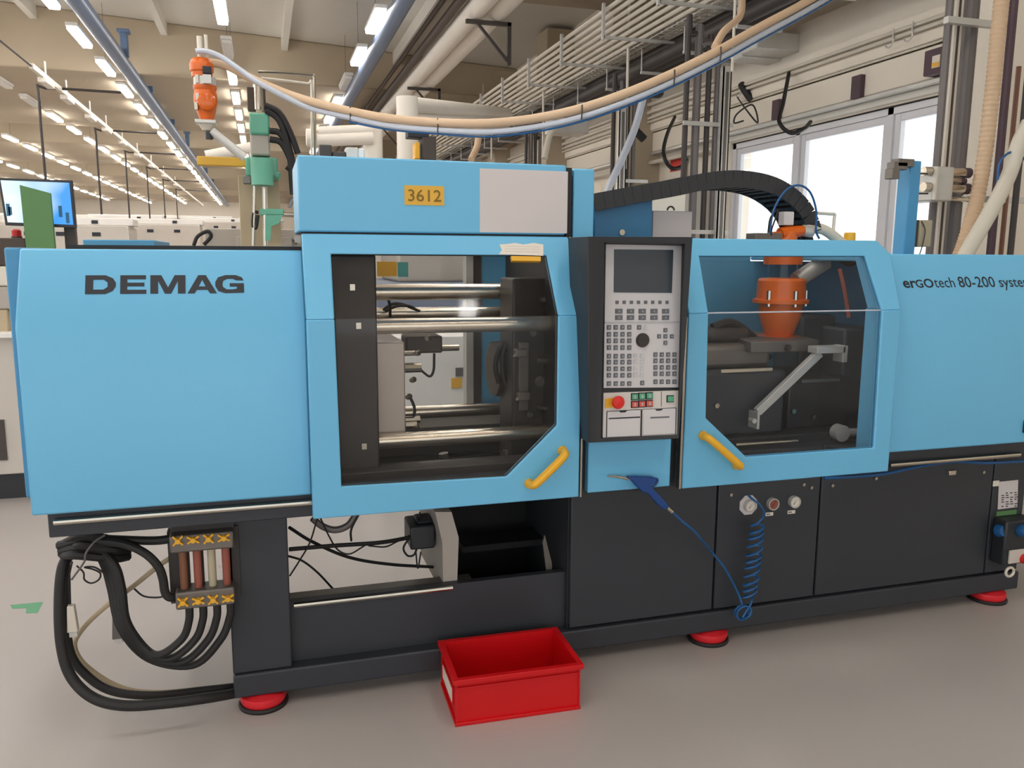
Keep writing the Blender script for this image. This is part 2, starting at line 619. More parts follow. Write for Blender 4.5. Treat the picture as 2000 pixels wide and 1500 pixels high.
# bundle of black pipes with clamps
for k, (dx, dz, r) in enumerate(((0, 0, .075), (.17, .02, .075), (.12, .15, .055), (.3, .0, .05))):
    run('black_pipe', ['thick black insulated pipe at the lower left of the bundle', 'thick black insulated pipe at the lower middle of the bundle',
                       'black pipe lying on top of the bundle', 'thinner black pipe at the window side of the bundle'][k], 'pipe',
        4.52 + dx, 3.78 + dz, r, 'pipe_dark', 3, 45, 12, 'bundled black pipes along the window aisle')
for k in range(16):
    y = 5.2 + 1.05 * k
    mb = MB().box(4.42, 4.92, y - .015, y + .015, 3.66, 3.69)
    mb.tube([(4.43, y, 3.66), (4.43, y, 3.96), (4.62, y, 4.02)], .009, 5)
    tag(mb.build('pipe_clamp', 'galv'), 'metal clamp strap around the black pipe bundle', 'clamp', 'clamps on the black pipe bundle')
# hanger rods down from the trays
for k, (px_, y0p, y1p, d, lab) in enumerate(((1230, -20, 330, 9.5, 'thin steel hanger rod left of the four dark pipe drops'), (1062, 130, 312, 12.5, 'thin steel hanger rod above the white paper sheet'),
                                   (1437, -20, 140, 6.6, 'thin steel hanger rod crossing the sagging cream hose'), (960, 240, 312, 16, 'thin steel hanger rod beside the slanting pale hose'), (944, 165, 235, 16.5, 'short steel hanger rod above the sagging hose'))):
    a, b = P(px_, y0p, Y=d), P(px_, y1p, Y=d)
    tag(MB().cyl((a.x, d, b.z), (a.x, d, a.z), .018 if k != 2 else .013, n=8).build('hanger_rod', 'pipe_light'), lab, 'rod')

# dropping groups of four pipes, each with a gooseneck
drops = 0
for (xs, ytop, Yd, lab, cl) in (((1345, 1366, 1388, 1405), 64, 7.4, 'pipe drop in the group of four before the window', 0),
                                ((1200, 1213, 1228, 1240), 170, 9.6, 'pipe drop in the group of four behind the black cable chain', 1),
                                ((1028, 1037, 1046, 1055), 248, 13.5, 'pipe drop in the far group of four above the white sheet', 2)):
    for i, x in enumerate(xs):
        a = P(x, ytop, Y=Yd)
        r = .028 if i not in (1,) else .04
        mb = MB()
        mb.tube(curve([(a.x + .13, Yd, a.z - .085 * i), (a.x + .1, Yd, a.z - .085 * i), (a.x + .02, Yd, a.z - .02 - .085 * i), (a.x, Yd, a.z - .1 - .085 * i), (a.x, Yd, 0.0)], 4), r, 8)
        nm = ['first', 'second', 'third', 'fourth'][i]
        tag(mb.build('pipe_drop', 'pipe_grey' if i % 2 else 'pipe_dark'), nm + ' from left, dark ' + lab, 'pipe')
    for zz in (2.75, 1.72) if cl == 0 else (2.4,):
        a, b = P(xs[0] - 8, 200, Y=Yd - .06), P(xs[-1] + 30, 200, Y=Yd - .06)
        tag(MB().box(a.x, b.x, Yd - .06, Yd - .035, zz, zz + .04).build('pipe_bracket', 'galv'),
            'galvanised bar holding the pipe drops ' + ('before the window' if cl == 0 else 'behind the cable chain' if cl == 1 else 'above the white sheet') + (', lower' if zz < 2 else ', upper' if cl == 0 else ''), 'bracket')
# strut post beside the first group
for (px_, py_, Yd, wd, lab) in ((1422, 130, 7.3, .045, 'tall galvanised strut post beside the four pipe drops at the window'), (1218, 210, 9.4, .05, 'galvanised strut post behind the slanting clear hose')):
    a = P(px_, py_, Y=Yd)
    t = thing('strut_post', lab, 'post', (a.x, Yd, 0))
    mb = MB().box(a.x - wd, a.x + wd, Yd, Yd + .012, 0, a.z).box(a.x - wd, a.x - wd + .012, Yd, Yd + .07, 0, a.z).box(a.x + wd - .012, a.x + wd, Yd, Yd + .07, 0, a.z)
    mb.build('channel', 'galv', t)
    MB().box(a.x - wd * .35, a.x + wd * .35, Yd - .002, Yd, 0.05, a.z - .05).build('slot', 'dull_steel', t)

# pale conduits along the wall over the window, with hooks
for k, (zz, xx) in enumerate(((3.375, 5.30), (3.425, 5.30), (3.249, 5.36))):
    run('wall_conduit', ['thin pale conduit, middle of the three along the ledge above the window', 'thin pale conduit, upper one along the ledge above the window', 'thin pale conduit on the beam face just above the window'][k], 'conduit', xx, zz, .018 if k < 2 else .011, 'pipe_light', -1, 40, 8)
for k, y in enumerate((6.0, 6.22, 8.6, 8.9)):
    a = []
    for j in range(9):
        an = PI * (.1 + 1.1 * j / 8)
        a.append((5.27, y + .05 * math.cos(an), 3.35 - .05 * math.sin(an)))
    tag(MB().tube(a + [(5.27, y - .04, 3.45)], .007, 6).build('wall_hook', 'galv'), 'small steel hook hanging under the pale conduits', 'hook', 'hooks under the wall conduits')
# metal sheet boxes (ventilation) high beside the window
for (x0, y0, x1, y1, Yd, dp, lab) in ((1478, 66, 1570, 94, 7.6, .3, 'flat galvanised sheet metal box high above the window'), (1450, 96, 1530, 112, 7.9, .25, 'lower galvanised sheet duct end above the window pipes'), (1080, 232, 1150, 258, 10.9, .35, 'grey sheet metal duct box behind the sagging hose')):
    a, b = P(x0, y1, Y=Yd), P(x1, y0, Y=Yd)
    tag(MB().box(a.x, b.x, Yd, Yd + dp, a.z, b.z).build('duct_box', 'galv', bevel=.01, segs=1), lab, 'duct')
# brackets and sign box on the beam face
for (x0, y0, x1, y1, lab) in ((1513, 197, 1524, 232, 'dark brown bracket plate left on the beam over the window'), (1669, 149, 1684, 190, 'dark brown bracket plate in the middle of the beam over the window')):
    a, b = P(x0, y0, X=5.36), P(x1, y1, X=5.36)
    tag(MB().box(5.33, 5.38, min(a.y, b.y), max(a.y, b.y), 2.962, 3.165).build('bracket_plate', 'purple_brown'), lab, 'bracket')
a, b = P(1803, 130, X=5.27), P(1900, 110, X=5.27)
t = thing('junction_box', 'dark purple brown junction box with white and yellow sticker above the window', 'box', (5.33, (a.y + b.y) / 2, 2.97))
MB().box(5.27, 5.4, 5.25, a.y, 2.975, 3.175).build('box_body', 'purple_brown', t, bevel=.008, segs=1)
c = P(1829, 122, X=5.27)
MB().box(5.262, 5.27, c.y - .04, c.y + .04, c.z - .04, c.z + .055).build('sticker', 'paper', t)
MB().box(5.259, 5.262, c.y - .035, c.y + .035, c.z - .035, c.z + .0).build('warning_mark', 'yellow', t)
# hanging black cable loops
def cable(name, lab, pts, r, m='black_rubber', cat='cable', n=7, sub=7):
    return tag(MB().tube(pth(pts, sub), r, n).build(name, m), lab, cat)
cable('hanging_cable', 'thick black cable hanging in a loop before the window head', [(1541, 142, 7.68), (1530, 200, 7.3), (1522, 238, 7.1), (1545, 260, 7.0), (1572, 250, 7.0), (1583, 238, 7.2)], .02)
cable('hanging_cable', 'black cable hanging in a loop over the wall cabinet', [(1318, 228, 10.16), (1303, 262, 9.2), (1296, 300, 8.4), (1310, 327, 8.3), (1330, 326, 8.3), (1342, 312, 8.3)], .022)
cable('hanging_cable', 'short thick black cable stub at the top of the window pipes', [(1448, 165, 8.58), (1456, 178, 8.5), (1468, 195, 8.45)], .042)
cable('hanging_cable', 'short black plug hanging on a cable beside the slanting clear hose', [(1238, 252, 8.5), (1248, 262, 8.5), (1258, 272, 8.5)], .045)
cable('hanging_cable', 'black cable hooked under the black pipe bundle', [(1262, 185, 9), (1290, 185, 9), (1288, 165, 9), (1293, 158, 9)], .03)
cable('cable_loop', 'thin blue and black cable loop left of the window', [(1440, 190, 8.65), (1458, 215, 7.4), (1480, 240, 6.9), (1470, 205, 6.9), (1440, 222, 6.9), (1434, 240, 6.9), (1452, 236, 6.9)], .008)
# slanting pale hoses
cable('pale_hose', 'slanting clear flexible hose dropping from the sagging hose', [(1258, 185, 8.2), (1240, 250, 8.2), (1215, 310, 8.1), (1190, 365, 8.0), (1172, 420, 8.0)], .038, 'clear_hose', 'hose', 10)
cable('pale_hose', 'short pale hose dropping right of the cream branch ducts', [(936, 252, 11), (932, 285, 11), (920, 312, 10.8)], .045, 'cream_hose', 'hose', 10)
cable('pale_hose', 'bent pale hose under the sagging hose right of the hanger rod', [(1100, 232, 10), (1075, 262, 10), (1063, 310, 9.9)], .04, 'pale_hose', 'hose', 10)
cable('pale_hose', 'thin pale hose curving down beside the strut post', [(1450, -12, 5.8), (1446, 30, 5.4), (1415, 60, 5.1), (1396, 92, 4.86)], .024, 'cream_hose', 'hose', 10)
# low pipes between pipe drops, on the wall
for k, (a_, b_, X_) in enumerate((((1120, 262), (1420, 175), 5.3), ((1090, 285), (1420, 205), 5.3), ((1220, 330), (1400, 268), 5.35))):
    a = P(*a_, X=X_)
    tag(MB().cyl((X_, 9.2, a.z), (X_, 30, a.z), .03, n=8).build('wall_conduit', 'pipe_light'),
        ['pale pipe along the far wall, upper one left of the window', 'pale pipe along the far wall, middle one left of the window', 'pale pipe along the far wall, lowest one above the red notice'][k], 'pipe')
# notices on the wall left of the window
a, b = P(1306, 305, X=5.44), P(1336, 345, X=5.44)
t = thing('wall_notice', 'cream notice with red heading on the wall beyond the cable chain', 'notice', (5.46, (a.y + b.y) / 2, b.z))
MB().box(5.455, 5.47, min(a.y, b.y), max(a.y, b.y), b.z, a.z).build('sheet', 'paper', t)
MB().box(5.45, 5.456, min(a.y, b.y) + .04, max(a.y, b.y) - .04, a.z - .22, a.z - .06).build('heading', 'red', t)
# grey wall cabinet behind
a, b = P(1222, 310, X=5.2), P(1345, 420, X=5.2)
t = thing('wall_cabinet', 'tall grey beige cabinet against the wall beyond the cable chain', 'cabinet', (5.2, 10.2, 0))
MB().box(4.95, 5.46, 9.4, 11.1, 0, 2.42).build('cabinet_body', 'machine_grey', t, bevel=.01, segs=1)
MB().box(4.93, 4.95, 9.45, 10.22, .1, 2.36).build('cabinet_door', 'machine_grey', t)
MB().box(4.93, 4.95, 10.27, 11.05, .1, 2.36).build('cabinet_door', 'machine_grey', t)

# ================================================================== the injection moulding machine
M = thing('injection_moulding_machine', 'big light blue injection moulding machine with dark base, two windowed doors and a keypad panel', 'machine', (1.3, 2.9, 0))
DOOR = dict(Y=2.45, k=.52, z0=1.312)      # leaning upper half of the doors
COVER = dict(Y=2.50, k=.52, z0=1.300)
YD, YC, YB = 2.45, 2.50, 2.67
K = .52


def lean(z, y0, z0):
    return y0 + max(0, z - z0) * K


def sheet(mb, xz, y0, z0, th=.03):
    mb.prism([(x, lean(z, y0, z0), z) for x, z in xz], (0, th, 0))


# --- base
XL, XR = P(452, 1250, Y=YB).x, P(1988, 1100, Y=YB).x
LX, BX = P(566, 1160, Y=YB).x, P(1112, 1100, Y=YB).x
ZB = P(457, 1366, Y=YB - .012).z
ZS = P(568, 1303, Y=YB).z
ZT = P(572, 1178, Y=2.70).z
mb = MB()
mb.box(XL, XR, YB - .012, 2.92, ZB, ZS)                    # skirt all along the front
mb.box(BX, XR, 2.92, 3.55, ZB, ZS)
mb.build('base_skirt', 'dark_paint', M, bevel=.006)
MB().box(XL, LX, YB, 3.45, ZS, .772).build('base_leg', 'dark_paint', M, bevel=.005)
MB().box(LX, BX, 2.71, 2.74, ZS, ZT).build('base_panel', 'dark_paint', M)
MB().box(LX, .68, 2.74, 2.80, ZT - .02, ZT - .004).build('tray_ledge', 'dull_steel', M)
a, b = P(574, 1183, Y=2.70), P(884, 1151, Y=2.70)
MB().cyl((a.x, 2.70, a.z), (b.x, 2.70, a.z), .0085, n=8).build('tray_rod', 'steel', M)
MB().box(BX, XR, YB + .02, 3.55, ZS, .765).build('base_block', 'dark_paint', M)
sx = [P(1112, 1100, Y=YB).x, P(1397, 1080, Y=YB).x, P(1597, 1050, Y=YB).x, P(1932, 1020, Y=YB).x, XR]
for i, (x0, x1) in enumerate(zip(sx, sx[1:])):
    MB().box(x0 + .004, x1 - .004, YB, YB + .024, ZS + .006, .765).build('base_panel', 'dark_paint', M, bevel=.004)
for (x, y) in ((1427, 966), (1569, 946), (1584, 952), (1625, 948), (1710, 934), (1920, 922)):
    c = P(x, y, Y=YB)
    MB().lathe([(.0, -.006), (.007, -.006), (.008, 0), (.008, .004)], c, 10, (0, 1, 0)).build('screw', 'steel', M)
c = P(1856, 923, Y=YB)
MB().box(c.x - .018, c.x + .018, YB - .014, YB, c.z - .008, c.z + .012).build('latch', 'brushed', M, bevel=.002)

# --- feet
for (x, y) in ((515, 1388), (1400, 1258), (1955, 1178)):
    c = P(x, y, Z=.01)
    f = MB().lathe([(.0, .014), (.071, .014), (.076, .026), (.073, .042), (.05, .05), (.028, .053), (.028, ZB), (.0, ZB)], (c.x, 2.705, 0), 28).build('foot', 'red_foot', M)
    MB().lathe([(.0, 0), (.080, 0), (.082, .008), (.078, .014), (.0, .014)], (c.x, 2.705, 0), 28).build('rubber_pad', 'black_rubber', f)

# --- left cover (clamp unit), a folded shell
xl, xr = -.650, .115
prof = [(YC, .772), (YC, 1.300), (lean(1.512, YC, 1.3), 1.512), (3.45, 1.512), (3.45, .772)]
mb = MB()
mb.prism([(xl, y, z) for y, z in prof], (xr - xl, 0, 0))
left_cover = mb.build('left_cover', 'blue_paint', M, bevel=.006)
a = P(23, 600, Y=2.66)
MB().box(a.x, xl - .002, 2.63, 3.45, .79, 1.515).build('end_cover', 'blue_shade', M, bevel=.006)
a, b = P(138, 483, Y=2.7), P(585, 484, Y=2.7)
MB().box(a.x, b.x + .02, 2.66, 3.3, 1.512, 1.524).build('top_mat', 'black_rubber', M)
# beam and slide rod below it
MB().box(-.625, 1.02, 2.56, 2.75, .685, .772).build('guide_beam', 'dark_paint', M, bevel=.004)
a, b = P(105, 1021, Y=2.545), P(613, 986, Y=2.545)
MB().cyl((a.x, 2.547, a.z), (b.x + .05, 2.547, a.z), .010, n=10).build('slide_rod', 'steel', M)

# --- maker's name in wide heavy strokes, lying on the leaning face
def Lc(x, y):
    return P(x, y, **COVER)
o = Lc(166, 575)
ux = V(1, 0, 0)
uz = V(0, K, 1).normalized()
nrm = V(0, -1, K).normalized()
wid = (Lc(477, 573) - o).length
hei = (Lc(167, 538) - o).length
letters = {
    'D': ([(0, 0), (.66, 0), (.90, .16), (1, .4), (1, .6), (.90, .84), (.66, 1), (0, 1)], [(.26, .24), (.26, .76), (.6, .76), (.73, .62), (.73, .38), (.6, .24)]),
    'E': ([(0, 0), (1, 0), (1, .22), (.27, .22), (.27, .4), (.92, .4), (.92, .6), (.27, .6), (.27, .78), (.98, .78), (.98, 1), (0, 1)], None),
    'M': ([(0, 0), (.22, 0), (.22, .68), (.41, 0), (.59, 0), (.78, .68), (.78, 0), (1, 0), (1, 1), (.69, 1), (.5, .34), (.31, 1), (0, 1)], None),
    'A': ([(0, 0), (.24, 0), (.32, .19), (.68, .19), (.76, 0), (1, 0), (.63, 1), (.37, 1)], [(.385, .38), (.5, .74), (.615, .38)]),
    'G': ([(1, .55), (.5, .55), (.5, .36), (.75, .36), (.75, .25), (.62, .21), (.40, .21), (.27, .34), (.25, .5), (.28, .68), (.42, .79), (.62, .79), (.73, .70), (.99, .70), (.93, .88), (.72, 1), (.36, 1), (.10, .88), (0, .62), (0, .38), (.10, .12), (.34, 0), (1, .02)], None),
}
slots = (('D', 0, .185), ('E', .212, .162), ('M', .398, .222), ('A', .632, .190), ('G', .812, .188))
lt = None
for ch, u0, uw in slots:
    outer, inner = letters[ch]
    if inner:
        # open ring: outer loop cut to the counter by a zero-width slit
        n = len(outer)
        j = min(range(n), key=lambda i: (outer[i][0] - inner[0][0]) ** 2 + (outer[i][1] - inner[0][1]) ** 2)
        loop = outer[j:] + outer[:j + 1] + inner + [inner[0]]
        if ch == 'A':
            loop = outer[2:] + outer[:3] + [inner[0]] + inner[1:] + [inner[0]]
    else:
        loop = outer
    mb = MB()
    vs = [mb.bm.verts.new(o + ux * ((u0 + uw * x) * wid) + uz * (y * hei) + nrm * .0012) for x, y in loop]
    es = None
    from mathutils.geometry import tessellate_polygon
    if inner:
        lo = [[Vector((x, y, 0)) for x, y in outer], [Vector((x, y, 0)) for x, y in inner]]
        flat = outer + inner
    else:
        lo = [[Vector((x, y, 0)) for x, y in outer]]
        flat = outer
    mb.bm.free()
    mb = MB()
    vs = [mb.bm.verts.new(o + ux * ((u0 + uw * x) * wid) + uz * (y * hei) + nrm * .0012) for x, y in flat]
    for tri in tessellate_polygon(lo):
        try:
            mb.bm.faces.new([vs[i] for i in tri])
        except ValueError:
            pass
    mb.build('letter', 'ink', left_cover)

# --- left door
def Pd(x, y):
    return P(x, y, Y=YD) if y > 615 else P(x, y, **DOOR)
zc = 1.312
xl, xr = .113, .972
hole = [Pd(667, 950.5), Pd(990, 931), Pd(1088, 831)]
hxl, hxr = Pd(653.5, 624).x, Pd(1091, 616).x
top = [P(1068, 499, **DOOR), P(646.5, 496, **DOOR)]
ztop = 1.562
mb = MB()
mb.prism([(x, YD, z) for x, z in [(xl, .71), (xr, .71), (xr, zc), (hxr, zc), (hole[2].x, hole[2].z), (hole[1].x, hole[1].z), (hole[0].x, hole[0].z), (hxl, zc), (xl, zc)]], (0, .03, 0))
sheet(mb, [(xl, zc), (hxl, zc), (top[1].x, top[1].z), (top[0].x, top[0].z), (hxr, zc), (xr, zc), (xr - .004, ztop), (xl, ztop)], YD, zc)
ld = mb.build('left_door', 'blue_paint', M, bevel=.004)
mb = MB()
mb.prism([(x, YD + .014, z) for x, z in [(hxl - .02, zc), (hole[0].x - .02, hole[0].z - .02), (hole[1].x + .02, hole[1].z - .02), (hole[2].x + .02, hole[2].z - .01), (hxr + .02, zc)]], (0, .004, 0))
sheet(mb, [(hxl - .02, zc), (hxr + .02, zc), (top[0].x + .02, top[0].z + .015), (top[1].x - .02, top[1].z + .015)], YD + .014, zc, .004)
mb.build('window_pane', 'smoky_door', ld)
# sealing strip round the window
mb = MB()
ring = [(hxl, zc, YD), (hole[0].x, hole[0].z, YD), (hole[1].x, hole[1].z, YD), (hole[2].x, hole[2].z, YD), (hxr, zc, YD), (top[0].x, top[0].z, top[0].y), (top[1].x, top[1].z, top[1].y), (hxl, zc, YD)]
mb.tube([(x, y + .012, z) for x, z, y in ring], .004, 6)
mb.build('seal', 'black_rubber', ld)
# silver edge strip at the right edge
mb = MB()
mb.prism([(xr + .002, YD - .002, .71), (xr + .008, YD - .002, .71), (xr + .008, YD - .002, zc), (xr + .002, YD - .002, zc)], (0, .03, 0))
mb.prism([(xr + .002, YD - .002, zc), (xr + .008, YD - .002, zc), (xr + .004, lean(ztop, YD - .002, zc), ztop), (xr - .002, lean(ztop, YD - .002, zc), ztop)], (0, .03, 0))
mb.build('edge_strip', 'steel', ld)


def handle(parent, p0, p1, bow=.045):
    a, b = P(*p0, Y=YD), P(*p1, Y=YD)
    n = V(0, -1, 0)
    d = (b - a).normalized()
    pts = curve([a, a + n * bow * .75 + d * .004, a + n * bow + d * .03, b + n * bow - d * .03, b + n * bow * .75 - d * .004, b], 4)
    MB().tube(pts, [.0135] * len(pts), 10).lathe([(.016, .001), (.016, -.008), (.0, -.009)], a, 12, (0, 1, 0)).lathe([(.016, .001), (.016, -.008), (.0, -.009)], b, 12, (0, 1, 0)).build('handle', 'yellow', parent)


handle(ld, (1033, 944), (1098, 880))

# --- upper box over the left door
ub_y = lean(ztop, YD, zc)
a, b = P(586, 303, Y=ub_y), P(1107, 322, Y=ub_y)
mb = MB().box(.108, b.x, ub_y, ub_y + .03, ztop + .006, 1.792).box(.108, .138, ub_y + .03, 3.0, ztop + .006, 1.792).box(b.x - .03, b.x, ub_y + .03, 3.0, ztop + .006, 1.792).box(.138, b.x - .03, ub_y + .03, 2.85, 1.772, 1.792)
ub = mb.build('upper_housing', 'blue_paint', M, bevel=.006)
MB().box(b.x + .004, b.x + .022, ub_y + .01, 3.3, .8, 1.785).build('seal_strip', 'black_rubber', M)
a, c = P(1123, 335, Y=ub_y + .02), P(1162, 325, Y=ub_y + .02)
MB().box(a.x - .004, c.x, ub_y + .02, 3.35, .772, 1.785).build('centre_column', 'blue_paint', M, bevel=.005)
MB().box(.112, b.x - .002, ub_y + .012, ub_y + .028, ztop - .04, ztop + .012).build('gap_backing', 'black_rubber', M)  # dark lip added behind the gap to block light slits
# yellow number plate
a, b = P(790, 400, Y=ub_y), P(867, 364, Y=ub_y)
q = MB().box(a.x, b.x, ub_y - .002, ub_y, a.z, b.z).build('number_plate', 'yellow_plate', ub)
q['label'] = 'yellow number plate'
h = b.z - a.z
text_mesh('number', '3612', 'plate_ink', (a.x + .008, ub_y - .0025, a.z + h * .2), (1, 0, 0), (0, 0, 1), h * .86, ub, width=1.07, bold=.004)
# blank white sheet
a, b = P(937, 456, Y=ub_y), P(1106, 335, Y=ub_y)
MB().box(a.x, P(1108, 400, Y=ub_y).x, ub_y - .0015, ub_y, a.z + .004, b.z).build('white_sheet', 'white_sheet', ub)
# torn note with yellow strip
mb = MB()
pts = [P(x, y, **DOOR) for x, y in ((974, 497), (980, 489), (975, 478), (990, 477), (1006, 475), (1022, 478), (1042, 475), (1061, 478), (1061, 500))]
mb.prism([p + nrm * .0008 for p in pts], nrm * .001)
nt_ = mb.build('torn_note', 'paper', ld)
for k in range(3):
    a, b = P(986, 482 + 5 * k, **DOOR), P(1054, 483 + 5 * k, **DOOR)
    mb = MB()
    mb.prism([a + nrm * .002, b + nrm * .002, b + nrm * .002 + uz * .0025, a + nrm * .002 + uz * .0025], nrm * .0003)
    mb.build('print_line', 'flap_grey', nt_)
mb = MB()
pts = [P(x, y, **DOOR) for x, y in ((998, 500), (1056, 501), (1056, 510), (1000, 509))]
mb.prism([p + nrm * .0004 for p in pts], -nrm * .012)
mb.build('yellow_strip', 'yellow', ld)

# --- middle lower panel between the doors
a, b = P(1147, 972, Y=2.47), P(1311, 862, Y=2.47)
MB().box(a.x, b.x, 2.468, 2.50, .715, .95).build('middle_panel', 'blue_paint', M, bevel=.004)
MB().box(a.x - .03, b.x + .035, 2.50, 2.56, .70, 1.5).build('middle_backing', 'black_plastic', M)

# --- control panel
cpY = 2.405
rim = [P(1148, 462, Y=2.33), P(1353, 463, Y=2.33), P(1326, 857, Y=2.385), P(1149, 865, Y=2.385)]
inn = [P(1180, 473, Y=2.335), P(1338, 476, Y=2.335), P(1324, 849, Y=2.388), P(1174, 856, Y=2.388)]
mb = MB()
bk = [V(v.x, 2.50, v.z) for v in rim]
inb = [P(x, y, Y=cpY) for x, y in ((1181, 476), (1336, 479), (1323.5, 850), (1174.5, 856))]
bm = mb.bm
L = [[bm.verts.new(p) for p in r] for r in (bk, rim, inn, inb)]
for r0, r1 in zip(L, L[1:]):
    for i in range(4):
        bm.faces.new([r0[i], r0[(i + 1) % 4], r1[(i + 1) % 4], r1[i]])
bm.faces.new(L[0])
bm.faces.new(L[3])
cp = mb.build('control_panel', 'black_plastic', M, bevel=.006)


def face(x, y, d=0.):
    p = P(x, y, Y=cpY)
    p.y = cpY - d
    return p


def slab(name, q, d0, d1, m, parent=cp, bevel=0.):
    mb = MB()
    pts = [face(x, y, d0) for x, y in q]
    mb.prism(pts, (0, -(d1 - d0), 0))
    return mb.build(name, m, parent, bevel)


slab('face_plate', [(1182, 477), (1335, 480), (1326.5, 756), (1177.5, 757)], 0, .006, 'panel_grey')
slab('lower_plate', [(1177, 767), (1325.5, 762), (1323, 848), (1175.5, 854)], 0, .008, 'flap_grey')
slab('screen', [(1198, 487), (1313, 488), (1310, 572), (1197, 571)], .006, .008, 'screen_off')
slab('fold_line', [(1180, 628.5), (1328, 627.5), (1328, 630), (1180, 631)], .006, .0085, 'key_print')
key0 = {}


def key(x, y, w_, h_, m='key_dark', mark=True):
    c = face(x, y, .006)
    kk = (w_, h_, m)
    if kk not in key0:
        mb = MB()
        hw, hh = w_ / 1600 * 2.45 / 2, h_ / 1600 * 2.45 / 2
        mb.hexa([(c.x - hw * .85, c.y - .004, c.z - hh * .85), (c.x + hw * .85, c.y - .004, c.z - hh * .85), (c.x + hw * .85, c.y - .004, c.z + hh * .85), (c.x - hw * .85, c.y - .004, c.z + hh * .85),
                 (c.x - hw, c.y, c.z - hh), (c.x + hw, c.y, c.z - hh), (c.x + hw, c.y, c.z + hh), (c.x - hw, c.y, c.z + hh)])
        if mark:
            pass
        key0[kk] = mb.build('key', m, cp, origin=c)
        k0 = key0[kk]
    else:
        k0 = dup(key0[kk], c)
    if mark:                                    # small pale print in each key
        kp = ('p',) + kk
        d = V(c.x, c.y - .0042, c.z)
        if kp not in key0:
            key0[kp] = MB().box(d.x - .0018, d.x + .0016, d.y - .0003, d.y, d.z - .0022, d.z + .0024).build('key_mark', 'key_print', cp, origin=d)
        else:
            dup(key0[kp], d)
    return k0


def cpx(x):
    return 1100 + x / 3.333


def cpy(y):
    return 430 + y / 3.333


for i in range(8):
    key(cpx(345 + 46.3 * i), cpy(534), 7, 7, 'panel_key' if 'panel_key' in _mats else 'key_dark', False)
for y in (592, 633):
    for x in (357, 433, 509, 585, 660):
        key(cpx(x), cpy(y), 17, 10)
for y in (697, 742, 784, 828, 884, 923, 966, 1008, 1062):
    for x in (292, 336, 380, 424):
        key(cpx(x), cpy(y), 9.5, 10)
key(cpx(488), cpy(697), 9.5, 10)
key(cpx(528), cpy(697), 7, 9, 'key_light', False)
for y in (880, 920, 964, 1005):
    for x in (464, 506):
        key(cpx(x), cpy(y), 9, 9, 'key_light', False)
key(cpx(508), cpy(1058), 9.5, 10)
for y in (874, 914, 957, 998, 1050):
    for x in (594, 635, 676, 717):
        key(cpx(x), cpy(y), 9.5, 10)
for x, y in ((658, 755), (658, 715), (658, 797), (618, 755), (700, 755)):
    key(cpx(x), cpy(y), 9, 9)
c = face(cpx(510), cpy(780), .006)
MB().lathe([(.0232, 0), (.0232, -.004), (.019, -.012), (.006, -.0125), (0, -.0115)], c, 28, (0, 1, 0)).build('jog_wheel', 'cast_dark', cp)
# emergency stop and start keys
slab('emergency_plate', [(1180, 778), (1202, 775), (1201, 794), (1179, 796)], .008, .010, 'yellow')
c = face(cpx(332), cpy(1176), .010)
MB().lathe([(.011, 0), (.011, -.014), (.0205, -.018), (.0215, -.024), (.018, -.030), (0, -.032)], c, 26, (0, 1, 0)).build('emergency_stop', 'red', cp)
for j, (yy, m) in enumerate(((1143, 'green_key'), (1193, 'red_key'))):
    for x in (457, 504, 552):
        X, Y_ = cpx(x), cpy(yy - (x - 504) * .07)
        slab('key_frame', [(X - 7, Y_ - 6.8), (X + 7, Y_ - 7), (X + 7, Y_ + 6.6), (X - 7, Y_ + 7)], .008, .010, 'ink')
        slab('push_key', [(X - 5.6, Y_ - 5.2), (X + 5.6, Y_ - 5.4), (X + 5.6, Y_ + 5), (X - 5.6, Y_ + 5.2)], .010, .014, m, bevel=.001)
        slab('key_mark', [(X - 1.5, Y_ - 3), (X + 1.5, Y_ - 3), (X + 1.5, Y_ + 3), (X - 1.5, Y_ + 3)], .014, .0144, 'key_print')
X, Y_ = cpx(688), cpy(1160)
slab('key_frame', [(X - 7, Y_ - 6.8), (X + 7, Y_ - 7), (X + 7, Y_ + 6.6), (X - 7, Y_ + 7)], .008, .010, 'ink')
slab('push_key', [(X - 5.6, Y_ - 5.2), (X + 5.6, Y_ - 5.4), (X + 5.6, Y_ + 5), (X - 5.6, Y_ + 5.2)], .010, .014, 'green_key', bevel=.001)
slab('divider_line', [(1289, 764), (1290, 764), (1290, 793), (1289, 793)], .008, .0085, 'ink')
slab('flap', [(1184, 803), (1248, 799.5), (1247, 850), (1183, 853)], .008, .012, 'panel_grey', bevel=.002)
slab('flap', [(1253.5, 799), (1317, 796), (1316, 846), (1253, 849.5)], .008, .012, 'panel_grey', bevel=.002)
slab('slot', [(1186, 815), (1247, 812), (1247, 814.5), (1186, 817.5)], .012, .0125, 'ink')
for q in ([(1183, 802), (1249, 798.5), (1249, 799.7), (1183, 803.2)], [(1252.5, 798.5), (1318, 795), (1318, 796.2), (1252.5, 799.7)], [(1249.5, 799), (1252, 799), (1251, 852), (1248.5, 852)], [(1317, 796), (1318.3, 796), (1317.3, 847), (1316, 847)], [(1182.5, 803), (1183.7, 803), (1182.7, 853), (1181.5, 853)]):
    slab('flap_gap', q, .008, .0095, 'ink')
slab('finger_recess', [(1206, 801.5), (1222, 800.6), (1218, 804), (1209, 804.4)], .0122, .0127, 'ink')
slab('finger_recess', [(1276, 798), (1292, 797.2), (1288, 800.5), (1279, 801)], .0122, .0127, 'ink')
slab('flap_print', [(1267, 813), (1304, 811.5), (1304, 814.5), (1267, 816)], .0122, .0125, 'key_dark')

